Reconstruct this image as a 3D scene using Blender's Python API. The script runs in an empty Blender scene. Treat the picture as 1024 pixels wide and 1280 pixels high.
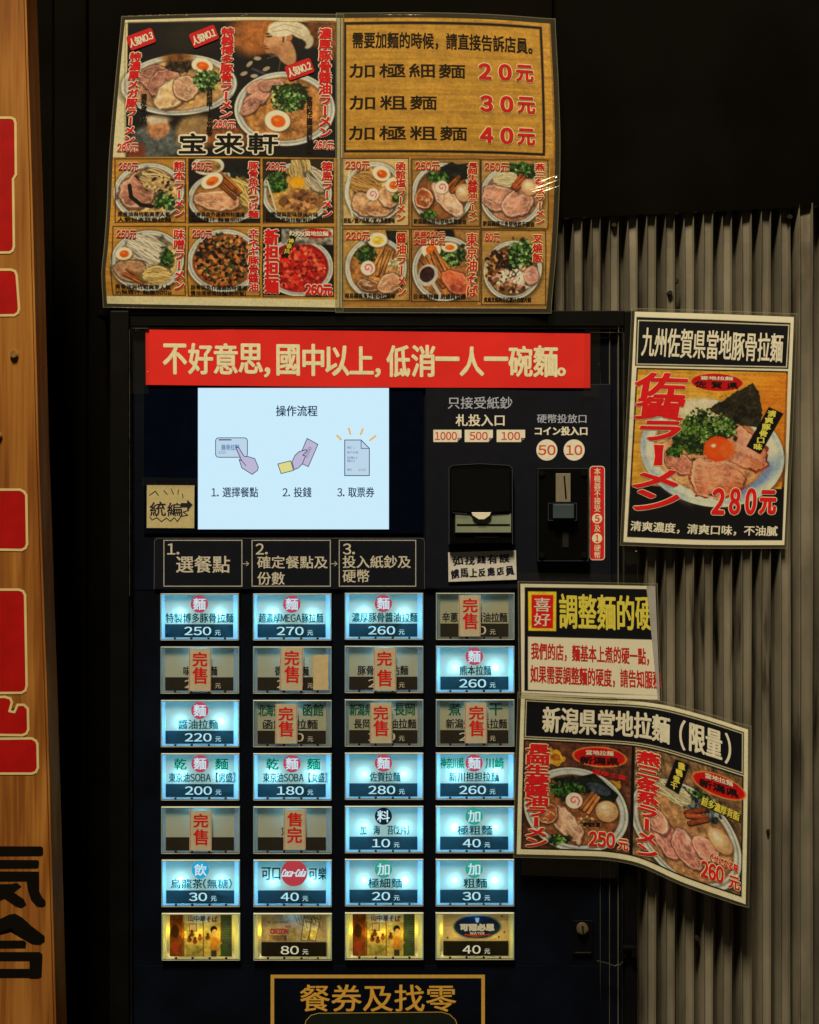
import bpy, bmesh, math, random
import numpy as np
from mathutils import Vector
random.seed(7)
RNG = np.random.default_rng(7)
sc = bpy.context.scene
COL = sc.collection
# ------------------------------------------------------------------ camera, light, exposure
S = 0.00075            # metres per photograph pixel in the plane of the machine's front (Y = 0)
D = 1.05               # camera distance
ZC = 1.25              # camera height
cam = bpy.data.cameras.new('camera'); camo = bpy.data.objects.new('camera', cam); COL.objects.link(camo)
camo.location = (0, -D, ZC); camo.rotation_euler = (math.radians(90), 0, 0)
cam.sensor_fit = 'VERTICAL'; cam.sensor_height = 24; cam.lens = 24 * D / (1280 * S)
cam.clip_start = 0.01; cam.clip_end = 100
sc.camera = camo
w = bpy.data.worlds.new("World"); sc.world = w; w.use_nodes = True
bg = w.node_tree.nodes['Background']; bg.inputs[0].default_value = (1.0, 0.72, 0.42, 1); bg.inputs[1].default_value = 0.014
sc.view_settings.view_transform = 'Standard'; sc.view_settings.look = 'None'
sc.view_settings.exposure = 0; sc.view_settings.gamma = 1
def area(name, loc, target, size, energy, color):
    l = bpy.data.lights.new(name, 'AREA'); l.shape = 'SQUARE'; l.size = size; l.energy = energy; l.color = color
    o = bpy.data.objects.new(name, l); COL.objects.link(o); o.location = loc
    o.rotation_euler = (Vector(target) - Vector(loc)).to_track_quat('-Z', 'Y').to_euler()
area('shop_front_lamp', (-0.55, -1.65, ZC + 4.6), (0, 0, ZC), 0.70, 500, (1.0, 0.80, 0.45))
try:
    sc.cycles.use_denoising = True
    sc.cycles.max_bounces = 6; sc.cycles.transparent_max_bounces = 12
    sc.cycles.sample_clamp_indirect = 3
    sc.cycles.use_light_tree = True
except Exception: pass

# ------------------------------------------------------------------ coordinates
def P(px, py, Y=0.0):
    k = S * (D + Y) / D
    return ((px - 512) * k, Y, ZC + (640 - py) * k)
def PA(px, py, Y):
    k = S * (D + Y) / D
    return np.stack([(px - 512) * k, Y + 0 * px, ZC + (640 - py) * k], -1)
WL = {}
def tag(o, label=None, cat=None, group=None, kind=None):
    if label: o['label'] = label
    if cat: o['category'] = cat
    if group: o['group'] = group
    if kind: o['kind'] = kind
    return o
def empty(name, loc, label, cat, group=None):
    o = bpy.data.objects.new(name, None); COL.objects.link(o); o.location = loc; o.empty_display_size = .05
    WL[o] = Vector(loc); return tag(o, label, cat, group)
def link(name, me, center, parent):
    o = bpy.data.objects.new(name, me); COL.objects.link(o)
    c = Vector(center); WL[o] = c
    if parent is not None:
        o.parent = parent; o.location = c - WL[parent]
    else: o.location = c
    return o
def raw(name, V, F, m, parent=None, smooth=False, colors=None):
    """V: Nx3 array in world space, F: list of faces or Mx3/Mx4 array"""
    V = np.asarray(V, dtype=np.float64)
    c = (V.min(0) + V.max(0)) / 2
    me = bpy.data.meshes.new(name)
    if isinstance(F, np.ndarray):
        n, k = F.shape
        me.vertices.add(len(V)); me.vertices.foreach_set('co', (V - c).astype(np.float32).ravel())
        me.loops.add(n * k); me.loops.foreach_set('vertex_index', F.astype(np.int32).ravel())
        me.polygons.add(n); me.polygons.foreach_set('loop_start', np.arange(0, n * k, k, dtype=np.int32))
        me.polygons.foreach_set('loop_total', np.full(n, k, dtype=np.int32))
        me.update(calc_edges=True)
    else:
        me.from_pydata([tuple(v) for v in (V - c)], [], F)
    if colors is not None:
        a = me.color_attributes.new('Print', 'FLOAT_COLOR', 'POINT')
        a.data.foreach_set('color', colors.astype(np.float32).ravel())
    me.polygons.foreach_set('use_smooth', np.full(len(me.polygons), bool(smooth)))
    me.materials.append(m)
    return link(name, me, c, parent)
def bmobj(name, bm, m, parent=None, smooth=False):
    vs = [v.co.copy() for v in bm.verts]
    c = Vector([(min(v[i] for v in vs) + max(v[i] for v in vs)) / 2 for i in range(3)])
    for v in bm.verts: v.co -= c
    me = bpy.data.meshes.new(name); bm.normal_update(); bm.to_mesh(me); bm.free()
    if smooth:
        for p in me.polygons: p.use_smooth = True
    me.materials.append(m)
    return link(name, me, c, parent)
def bm_box(bm, a, b, bev=0, seg=2):
    """axis aligned box between world points"""
    r = bmesh.ops.create_cube(bm, size=1)
    for v in r['verts']:
        v.co = Vector([a[i] + (b[i] - a[i]) * (v.co[i] + .5) for i in range(3)])
    if bev:
        es = list({e for v in r['verts'] for e in v.link_edges})
        bmesh.ops.bevel(bm, geom=es, offset=bev, segments=seg, affect='EDGES', profile=.6)
def pxbox(bm, x0, y0, x1, y1, Yf, Yb, bev=0, seg=2):
    a = P(x0, y1, Yf); b = P(x1, y0, Yf)
    bm_box(bm, (a[0], Yf, a[2]), (b[0], Yb, b[2]), bev, seg)
def box(name, parent, m, x0, y0, x1, y1, Yf, Yb, bev=0.0006):
    bm = bmesh.new(); pxbox(bm, x0, y0, x1, y1, Yf, Yb, bev)
    return bmobj(name, bm, m, parent)
def prism(name, parent, m, pts, Yf, Yb, bev=0):
    """outline in pixels (at depth Yf), extruded back to Yb"""
    bm = bmesh.new()
    fr = [bm.verts.new(P(x, y, Yf)) for x, y in pts]
    bk = [bm.verts.new((v.co.x, Yb, v.co.z)) for v in fr]
    n = len(pts)
    f = bm.faces.new(fr); bm.faces.new(bk[::-1])
    for i in range(n): bm.faces.new((fr[i], bk[i], bk[(i + 1) % n], fr[(i + 1) % n]))
    bmesh.ops.recalc_face_normals(bm, faces=bm.faces[:])
    if bev: bmesh.ops.bevel(bm, geom=list(f.edges), offset=bev, segments=2, affect='EDGES')
    return bmobj(name, bm, m, parent)
def rrect(x0, y0, x1, y1, r, n=6):
    out = []
    for cx, cy, a0 in ((x1 - r, y0 + r, -90), (x1 - r, y1 - r, 0), (x0 + r, y1 - r, 90), (x0 + r, y0 + r, 180)):
        for i in range(n + 1):
            a = math.radians(a0 + 90 * i / n); out.append((cx + r * math.cos(a), cy + r * math.sin(a)))
    return out
def circ(cx, cy, rx, ry=None, n=28):
    ry = ry or rx
    return [(cx + rx * math.cos(2 * math.pi * i / n), cy + ry * math.sin(2 * math.pi * i / n)) for i in range(n)]

# ------------------------------------------------------------------ materials
ILL = np.array([.68, .55, .285])        # the warm lamp light that falls on the front plane
def lin(c):
    c = np.asarray(c, float) / 255.
    return np.where(c <= .04045, c / 12.92, ((c + .055) / 1.055) ** 2.4)
def ref(r, g, b):
    """reflectance of a surface that looks (r,g,b) under the warm lamp"""
    return tuple(np.clip(lin((r, g, b)) / ILL, 0.003, .85))
MC = {}
def pm(name, col, rough=.5, metal=0., var=.12, scale=60., bump=0., spec=.5, coat=0., stretch=(1, 1, 1)):
    m = bpy.data.materials.new(name); m.use_nodes = True; nt = m.node_tree; n = nt.nodes; b = n['Principled BSDF']
    b.inputs['Roughness'].default_value = rough; b.inputs['Metallic'].default_value = metal
    b.inputs['Specular IOR Level'].default_value = spec; b.inputs['Coat Weight'].default_value = coat
    tc = n.new('ShaderNodeTexCoord'); mp = n.new('ShaderNodeMapping'); mp.inputs['Scale'].default_value = stretch
    no = n.new('ShaderNodeTexNoise'); no.inputs['Scale'].default_value = scale; no.inputs['Detail'].default_value = 5
    nt.links.new(tc.outputs['Object'], mp.inputs[0]); nt.links.new(mp.outputs[0], no.inputs['Vector'])
    mr = n.new('ShaderNodeMapRange'); mr.inputs['From Min'].default_value = .3; mr.inputs['From Max'].default_value = .7
    mr.inputs['To Min'].default_value = 1 - var; mr.inputs['To Max'].default_value = 1 + var
    nt.links.new(no.outputs[0], mr.inputs[0])
    mx = n.new('ShaderNodeVectorMath'); mx.operation = 'SCALE'; mx.inputs[0].default_value = tuple(col[:3])
    nt.links.new(mr.outputs[0], mx.inputs['Scale']); nt.links.new(mx.outputs[0], b.inputs['Base Color'])
    if bump:
        bp = n.new('ShaderNodeBump'); bp.inputs['Strength'].default_value = 1; bp.inputs['Distance'].default_value = bump
        nt.links.new(no.outputs[0], bp.inputs['Height']); nt.links.new(bp.outputs[0], b.inputs['Normal'])
    return m
def ink(r, g, b, rough=.42):
    k = ('ink', r, g, b, rough)
    if k not in MC: MC[k] = pm('printed_ink', ref(r, g, b), .55, var=.09, scale=220, spec=.12)
    return MC[k]
def printed(rough=.42):
    """paper whose printed picture is carried per vertex, with a little paper grain"""
    k = ('print', rough)
    if k in MC: return MC[k]
    m = bpy.data.materials.new('printed_paper'); m.use_nodes = True; nt = m.node_tree; n = nt.nodes; b = n['Principled BSDF']
    a = n.new('ShaderNodeAttribute'); a.attribute_name = 'Print'
    no = n.new('ShaderNodeTexNoise'); no.inputs['Scale'].default_value = 900; no.inputs['Detail'].default_value = 2
    mr = n.new('ShaderNodeMapRange'); mr.inputs['To Min'].default_value = .86; mr.inputs['To Max'].default_value = 1.14
    mx = n.new('ShaderNodeVectorMath'); mx.operation = 'SCALE'
    nt.links.new(no.outputs[0], mr.inputs[0]); nt.links.new(a.outputs['Color'], mx.inputs[0]); nt.links.new(mr.outputs[0], mx.inputs['Scale'])
    nt.links.new(mx.outputs[0], b.inputs['Base Color']); b.inputs['Roughness'].default_value = .55; b.inputs['Specular IOR Level'].default_value = .15
    MC[k] = m; return m
def emis(name, col, st=1.):
    k = ('em', name, col, st)
    if k in MC: return MC[k]
    m = bpy.data.materials.new(name); m.use_nodes = True; nt = m.node_tree; n = nt.nodes; n.clear()
    e = n.new('ShaderNodeEmission'); o = n.new('ShaderNodeOutputMaterial'); no = n.new('ShaderNodeTexNoise')
    no.inputs['Scale'].default_value = 40
    mr = n.new('ShaderNodeMapRange'); mr.inputs['To Min'].default_value = st * .985; mr.inputs['To Max'].default_value = st * 1.015
    e.inputs[0].default_value = (*col, 1); nt.links.new(no.outputs[0], mr.inputs[0]); nt.links.new(mr.outputs[0], e.inputs[1])
    nt.links.new(e.outputs[0], o.inputs[0]); MC[k] = m; return m
def film(name='clear_film', rough=.08, strength=1.0, bump=0.0008, scale=18):
    m = bpy.data.materials.new(name); m.use_nodes = True; nt = m.node_tree; n = nt.nodes; n.clear()
    o = n.new('ShaderNodeOutputMaterial'); t = n.new('ShaderNodeBsdfTransparent'); g = n.new('ShaderNodeBsdfGlossy')
    t.inputs[0].default_value = (.97, .97, .95, 1)
    g.inputs['Roughness'].default_value = rough; f = n.new('ShaderNodeLayerWeight'); f.inputs[0].default_value = .5
    pw = n.new('ShaderNodeMath'); pw.operation = 'POWER'; pw.inputs[1].default_value = 5.; nt.links.new(f.outputs['Facing'], pw.inputs[0])
    mu = n.new('ShaderNodeMath'); mu.operation = 'MULTIPLY_ADD'; mu.inputs[1].default_value = .35 * strength; mu.inputs[2].default_value = .04 * strength
    mx = n.new('ShaderNodeMixShader'); no = n.new('ShaderNodeTexNoise'); no.inputs['Scale'].default_value = scale
    tc = n.new('ShaderNodeTexCoord'); nt.links.new(tc.outputs['Object'], no.inputs['Vector'])
    bp = n.new('ShaderNodeBump'); bp.inputs['Distance'].default_value = bump; bp.inputs['Strength'].default_value = 1
    nt.links.new(no.outputs[0], bp.inputs['Height']); nt.links.new(bp.outputs[0], g.inputs['Normal'])
    nt.links.new(pw.outputs[0], mu.inputs[0]); nt.links.new(mu.outputs[0], mx.inputs[0]); nt.links.new(t.outputs[0], mx.inputs[1]); nt.links.new(g.outputs[0], mx.inputs[2])
    nt.links.new(mx.outputs[0], o.inputs[0]); return m
def backlit(name, col, trans=.5, clear=0., attr=False, var=.06):
    """thin translucent card: some light passes, some is scattered back"""
    m = bpy.data.materials.new(name); m.use_nodes = True; nt = m.node_tree; n = nt.nodes; n.clear()
    o = n.new('ShaderNodeOutputMaterial'); d = n.new('ShaderNodeBsdfDiffuse'); t = n.new('ShaderNodeBsdfTranslucent')
    mx = n.new('ShaderNodeMixShader'); mx.inputs[0].default_value = trans
    no = n.new('ShaderNodeTexNoise'); no.inputs['Scale'].default_value = 300; no.inputs['Detail'].default_value = 4
    mr = n.new('ShaderNodeMapRange'); mr.inputs['To Min'].default_value = 1 - var * 2; mr.inputs['To Max'].default_value = 1 + var * 2
    sc_ = n.new('ShaderNodeVectorMath'); sc_.operation = 'SCALE'
    nt.links.new(no.outputs[0], mr.inputs[0]); nt.links.new(mr.outputs[0], sc_.inputs['Scale'])
    if attr:
        a = n.new('ShaderNodeAttribute'); a.attribute_name = 'Print'; nt.links.new(a.outputs['Color'], sc_.inputs[0])
    else: sc_.inputs[0].default_value = tuple(col)
    nt.links.new(sc_.outputs[0], d.inputs[0]); nt.links.new(sc_.outputs[0], t.inputs[0])
    nt.links.new(d.outputs[0], mx.inputs[1]); nt.links.new(t.outputs[0], mx.inputs[2])
    last = mx
    if clear:
        tr = n.new('ShaderNodeBsdfTransparent'); m2 = n.new('ShaderNodeMixShader'); m2.inputs[0].default_value = clear
        nt.links.new(mx.outputs[0], m2.inputs[1]); nt.links.new(tr.outputs[0], m2.inputs[2]); last = m2
    nt.links.new(last.outputs[0], o.inputs[0]); return m

M_black = pm('black_powder_coat', (.002, .002, .003), .42, var=.35, scale=35, bump=.00015, spec=.2)
M_case = pm('black_casing_metal', (.0020, .0023, .0034), .5, var=.5, scale=22, bump=.0002, spec=.16)
M_door = pm('navy_black_door_metal', (.0012, .0028, .0100), .5, var=.5, scale=26, bump=.00015, spec=.15)
M_plate = pm('charcoal_plate', (.0060, .0078, .0185), .5, var=.14, scale=90, spec=.2)
M_dglass = pm('dark_screen_glass', (.0012, .0030, .0125), .15, var=.2, spec=.3)
M_wallk = pm('soot_black_board', (.0022, .0018, .0014), .85, var=.6, scale=9, spec=.03)
M_plastic = pm('black_plastic', (.0025, .0025, .003), .3, var=.2, spec=.3)
M_chrome = pm('brushed_steel', (.36, .34, .30), .38, .45, var=.15, scale=80, stretch=(12, 1, 1))
M_film = film('laminate_film', .10, .9, .0006, 22)
M_tape = film('clear_tape', .22, 1.2, .0006, 70)

# ------------------------------------------------------------------ glyphs (text is real thin geometry, laid on its surface)
GC = {}
def glyph(ch):
    if ch in GC: return GC[ch]
    c = bpy.data.curves.new('g', 'FONT'); c.body = ch; c.size = 1; c.resolution_u = 3 if ord(ch) > 0x4E00 and ord(ch) < 0xFF00 else 6
    o = bpy.data.objects.new('g', c); COL.objects.link(o)
    me = bpy.data.meshes.new_from_object(o)
    n = len(me.vertices)
    if n == 0: r = (np.zeros((0, 2)), np.zeros((0, 3), int))
    else:
        v = np.empty(n * 3, np.float32); me.vertices.foreach_get('co', v); v = v.reshape(-1, 3)[:, :2].astype(float)
        me.calc_loop_triangles(); t = np.empty(len(me.loop_triangles) * 3, np.int32)
        me.loop_triangles.foreach_get('vertices', t); t = t.reshape(-1, 3)
        a, b, d = v[t[:, 0]], v[t[:, 1]], v[t[:, 2]]; ar = (b[:, 0] - a[:, 0]) * (d[:, 1] - a[:, 1]) - (b[:, 1] - a[:, 1]) * (d[:, 0] - a[:, 0])
        t = t[np.abs(ar) > 1e-7]; ar = ar[np.abs(ar) > 1e-7]; t[ar < 0] = t[ar < 0][:, ::-1]; r = (v, t)
    bpy.data.objects.remove(o); bpy.data.curves.remove(c); bpy.data.meshes.remove(me)
    GC[ch] = r; return r
def wide(ch): return ord(ch) > 0x2E00
class Acc:
    """one printed layer: collects glyphs and shapes, then becomes one mesh"""
    def __init__(s, name, mat, parent): s.n, s.m, s.p, s.V, s.F, s.k = name, mat, parent, [], [], 0
    def add(s, V3, F):
        s.V.append(V3); s.F.append(np.asarray(F) + s.k); s.k += len(V3)
    def done(s):
        if s.V: return raw(s.n, np.concatenate(s.V), np.concatenate(s.F), s.m, s.p)
class Flat:
    def __init__(s, Y): s.Y = Y
    def pos(s, x, y, lift): return PA(np.asarray(x, float), np.asarray(y, float), s.Y - lift * .4 + 0 * np.asarray(x, float))
    def inv(s, x, y): return x, y
RING = [(0, 0)] + [(math.cos(a), math.sin(a)) for a in np.linspace(0, 2 * math.pi, 9)[:-1]]
RING16 = [(0, 0)] + [(math.cos(a), math.sin(a)) for a in np.linspace(0, 2 * math.pi, 17)[:-1]]
RING5 = [(0, 0), (.9, .5), (-.9, .5), (.9, -.5), (-.9, -.5)]
def lay(surf, acc, x, y, tris, bold, lift, ring=None):
    bx, by = bold if isinstance(bold, tuple) else (bold, bold)
    ring = (ring or (RING if max(bx, by) > .7 else RING5)) if (bx or by) else [(0, 0)]
    for i, (ox, oy) in enumerate(ring):
        acc.add(surf.pos(x + ox * bx, y + oy * by, lift + i * (.7e-5 if len(ring) > 12 else 1.2e-5)), tris)
def put(surf, acc, x, y, tris, bold=0, lift=.0002, outline=None):
    if outline:
        oacc, r = outline
        bx, by = bold if isinstance(bold, tuple) else (bold, bold)
        lay(surf, oacc, x, y, tris, (bx + r, by + r), lift, RING16 if r > 1.5 else RING); lift += .00026
    lay(surf, acc, x, y, tris, bold, lift)
def T(surf, acc, text, x0, y0, x1, y1, bold=0, lift=.0002, outline=None, rot=0, shear=0, jit=0, sp=0.):
    """text whose ink fills the pixel box; rot in degrees clockwise"""
    Vs, Fs, k, pen = [], [], 0, 0.
    for ch in text:
        if ch == ' ': pen += .35; continue
        if ch == '\u3000': pen += 1.; continue
        latin = ' ' < ch <= '~'
        v, t = glyph(chr(ord(ch) + 0xFEE0) if latin else ch)
        if len(v) == 0: pen += .5; continue
        v = v.copy()
        if not latin: v[:, 0] += pen; pen += 1. + sp
        else:
            adv = v[:, 0].max() - v[:, 0].min(); v[:, 0] += pen - v[:, 0].min() + .04; pen += adv + .1 + sp
        if jit:
            c = v.mean(0); a = random.uniform(-jit, jit) * .25; ca, sa = math.cos(a), math.sin(a); q = v - c
            v = np.stack([q[:, 0] * ca - q[:, 1] * sa, q[:, 0] * sa + q[:, 1] * ca], 1) * random.uniform(1 - jit * .3, 1 + jit * .3) + c
            v += np.array([random.uniform(-1, 1), random.uniform(-1, 1)]) * jit * .1
            v += np.stack([np.sin(v[:, 1] * 9 + pen), np.cos(v[:, 0] * 8 + pen)], 1) * jit * .06
        Vs.append(v); Fs.append(t + k); k += len(v)
    v = np.concatenate(Vs); f = np.concatenate(Fs)
    a, b = v.min(0), v.max(0); u = (v - a) / (b - a)
    cx, cy = (x0 + x1) / 2, (y0 + y1) / 2
    X = (u[:, 0] - .5) * (x1 - x0) + (u[:, 1] - .5) * shear * (y1 - y0); Y = (.5 - u[:, 1]) * (y1 - y0)
    r = math.radians(rot); X, Y = X * math.cos(r) - Y * math.sin(r), X * math.sin(r) + Y * math.cos(r)
    lx, ly = surf.inv(cx, cy)
    put(surf, acc, X + lx, Y + ly, f, bold, lift, outline)
def TV(surf, acc, text, cx, y0, y1, wd, bold=0, lift=.0002, outline=None, lean=0, jit=0):
    """vertical text, one cell per character; the top leans right by `lean` pixels"""
    n = len(text); h = (y1 - y0) / n
    for i, ch in enumerate(text):
        v, t = glyph(ch)
        if len(v) == 0: continue
        if wide(ch): q = (v - np.array([.5, .38])) * np.array([1, 1])
        else:
            a, b = v.min(0), v.max(0); q = (v - (a + b) / 2) / (b[1] - a[1]) * .8
        if ch in 'ー（）-': q = np.stack([-q[:, 1], -q[:, 0]], 1)
        if jit:
            a = random.uniform(-jit, jit) * .3; q = np.stack([q[:, 0] * math.cos(a) - q[:, 1] * math.sin(a), q[:, 0] * math.sin(a) + q[:, 1] * math.cos(a)], 1)
            q *= random.uniform(1 - jit * .2, 1 + jit * .2)
        X = q[:, 0] * wd; Y = -q[:, 1] * h * 1.02
        lx, ly = surf.inv(cx + lean * (.5 - (i + .5) / n), y0 + (i + .5) * h)
        put(surf, acc, X + lx, Y + ly, t, bold, lift, outline)
def shape(surf, acc, pts, lift=.0001, convex=True):
    """flat filled outline, fan from its centre"""
    q = np.array([surf.inv(*p) for p in pts], float); c = q.mean(0)
    V = np.vstack([q, c]); n = len(q)
    acc.add(surf.pos(V[:, 0], V[:, 1], lift), np.array([(i, (i + 1) % n, n) for i in range(n)]))
def rect(surf, acc, x0, y0, x1, y1, lift=.0001, n=6):
    xs = np.linspace(x0, x1, n + 1); ys = np.linspace(y0, y1, n + 1)
    q = np.array([surf.inv(x, y) for y in ys for x in xs], float)
    F = []
    for j in range(n):
        for i in range(n):
            a = j * (n + 1) + i; F += [(a, a + 1, a + n + 2), (a, a + n + 2, a + n + 1)]
    acc.add(surf.pos(q[:, 0], q[:, 1], lift), np.array(F))
def stroke(surf, acc, pts, wd, lift=.0001, closed=False):
    p = [np.array(q, float) for q in pts]
    if closed: p.append(p[0])
    # resample long runs so the stroke follows the sheet
    r = [p[0]]
    for a, b in zip(p, p[1:]):
        n = max(1, int(np.linalg.norm(b - a) / 14))
        r += [a + (b - a) * i / n for i in range(1, n + 1)]
    r = [np.array(surf.inv(*q)) for q in r]
    for k, (a, b) in enumerate(zip(r, r[1:])):
        d = b - a; L = np.linalg.norm(d)
        if L < 1e-6: continue
        d /= L; nn = np.array([-d[1], d[0]]) * wd / 2; e = d * wd * .35
        q = np.array([a - nn - e, b - nn + e, b + nn + e, a + nn - e])
        acc.add(surf.pos(q[:, 0], q[:, 1], lift + (k % 2) * 8e-6), np.array([(0, 1, 2), (0, 2, 3)]))
def frame(surf, acc, x0, y0, x1, y1, wd, lift=.0001):
    h = wd / 2
    for a in ((x0 - h, y0 - h, x1 + h, y0 + h), (x0 - h, y1 - h, x1 + h, y1 + h), (x0 - h, y0 + h, x0 + h, y1 - h), (x1 - h, y0 + h, x1 + h, y1 - h)):
        rect(surf, acc, *a, lift=lift, n=4)

# ------------------------------------------------------------------ sheets of paper: Coons patch between four measured edges
def interp(poly, axis, t):
    p = np.asarray(poly, float); s = p[:, axis]
    # smooth (monotone-ish) interpolation by cubic Hermite
    o = 1 - axis; v = p[:, o]; t = np.clip(t, s[0], s[-1])
    d = np.diff(v) / np.diff(s); mm = np.concatenate([[d[0]], (d[1:] + d[:-1]) / 2, [d[-1]]])
    i = np.clip(np.searchsorted(s, t) - 1, 0, len(s) - 2); h = s[i + 1] - s[i]; u = (t - s[i]) / h
    return v[i] * (2 * u**3 - 3 * u**2 + 1) + h * mm[i] * (u**3 - 2 * u**2 + u) + v[i + 1] * (-2 * u**3 + 3 * u**2) + h * mm[i + 1] * (u**3 - u**2)
class Sheet:
    lk = .42
    def __init__(s, top, bottom, left, right, depth):
        """top/bottom: polylines by x, left/right: polylines by y (pixels); depth(px,py)->Y"""
        s.t, s.b, s.l, s.r, s.depth = [np.asarray(q, float) for q in (top, bottom, left, right)] + [depth]
        s.rect = ((s.l[0, 0] + s.l[-1, 0]) / 2, (s.t[0, 1] + s.t[-1, 1]) / 2, (s.r[0, 0] + s.r[-1, 0]) / 2, (s.b[0, 1] + s.b[-1, 1]) / 2)
    def warp(s, x, y):
        x = np.asarray(x, float); y = np.asarray(y, float)
        x0, y0, x1, y1 = s.rect; u = (x - x0) / (x1 - x0); v = (y - y0) / (y1 - y0)
        tx = s.t[0, 0] + u * (s.t[-1, 0] - s.t[0, 0]); ty = interp(s.t, 0, tx)
        bx = s.b[0, 0] + u * (s.b[-1, 0] - s.b[0, 0]); by = interp(s.b, 0, bx)
        ly = s.l[0, 1] + v * (s.l[-1, 1] - s.l[0, 1]); lx = interp(s.l, 1, ly)
        ry = s.r[0, 1] + v * (s.r[-1, 1] - s.r[0, 1]); rx = interp(s.r, 1, ry)
        c = lambda k: (1 - u) * (1 - v) * s.t[0, k] + u * (1 - v) * s.t[-1, k] + (1 - u) * v * s.b[0, k] + u * v * s.b[-1, k]
        return (1 - v) * tx + v * bx + (1 - u) * lx + u * rx - c(0), (1 - v) * ty + v * by + (1 - u) * ly + u * ry - c(1)
    def inv(s, x, y):
        lx, ly = float(x), float(y)
        for _ in range(8):
            a, b = s.warp(lx, ly); lx += x - float(a); ly += y - float(b)
        return lx, ly
    def pos(s, x, y, lift):
        px, py = s.warp(x, y); Y = s.depth(px, py)
        return PA(px, py, Y - lift * s.lk)
    def grid(s, name, m, parent, res=None, canvas=None, pad=0, lift=0, thick=.0007, wob=None):
        x0, y0, x1, y1 = s.rect; x0 -= pad; y0 -= pad; x1 += pad; y1 += pad
        if canvas is not None: nx, ny = canvas.w, canvas.h
        else: nx, ny = max(2, int((x1 - x0) / res)), max(2, int((y1 - y0) / res))
        X, Y = np.meshgrid(np.linspace(x0, x1, nx), np.linspace(y0, y1, ny))
        px, py = s.warp(X, Y); dep = s.depth(px, py) - lift
        if wob is not None: dep = dep - wob(px, py)
        V = PA(px, py, dep).reshape(-1, 3)
        i = np.arange(nx * ny).reshape(ny, nx)
        F = np.stack([i[:-1, :-1], i[1:, :-1], i[1:, 1:], i[:-1, 1:]], -1).reshape(-1, 4)
        colors = None
        if canvas is not None:
            colors = np.concatenate([canvas.reflectance().reshape(-1, 3), np.ones((nx * ny, 1))], 1)
        if thick:
            ring = np.concatenate([i[0, :], i[1:, -1], i[-1, -2::-1], i[-2:0:-1, 0]])
            V1 = V[ring]; r0 = ring; ring = len(V) + np.arange(len(ring)); V2 = V1 + np.array([0, thick, 0]); V = np.concatenate([V, V1])
            if colors is not None: colors = np.concatenate([colors, colors[r0]])
            k = len(V); n = len(ring); q = np.arange(n); q2 = (q + 1) % n
            F2 = np.stack([ring, ring[q2], k + q2, k + q], -1)
            cen = V2.mean(0)[None]; V = np.concatenate([V, V2]); F = np.concatenate([F, F2])
            if colors is not None: colors = np.concatenate([colors, np.tile([[.6, .55, .45, 1]], (n, 1))])
        return raw(name, V, F, m, parent, canvas is None, colors)

# ------------------------------------------------------------------ painter for the printed pictures
def vnoise(h, w_, cell, seed, oct=3):
    r = np.random.default_rng(seed); out = np.zeros((h, w_)); amp = 1.; tot = 0
    for o in range(oct):
        cx, cy = (cell if isinstance(cell, tuple) else (cell, cell)); cx = max(1.01, cx / 2**o); cy = max(1.01, cy / 2**o)
        gh, gw = int(h / cy) + 3, int(w_ / cx) + 3; g = r.random((gh, gw))
        y = np.arange(h) / cy; x = np.arange(w_) / cx; yi = y.astype(int); xi = x.astype(int)
        fy = (y - yi); fy = (fy * fy * (3 - 2 * fy))[:, None]; fx = (x - xi); fx = (fx * fx * (3 - 2 * fx))[None]
        a = g[yi][:, xi]; b = g[yi][:, xi + 1]; c = g[yi + 1][:, xi]; d = g[yi + 1][:, xi + 1]
        out += amp * ((a * (1 - fx) + b * fx) * (1 - fy) + (c * (1 - fx) + d * fx) * fy); tot += amp; amp *= .55
    return out / tot
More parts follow.
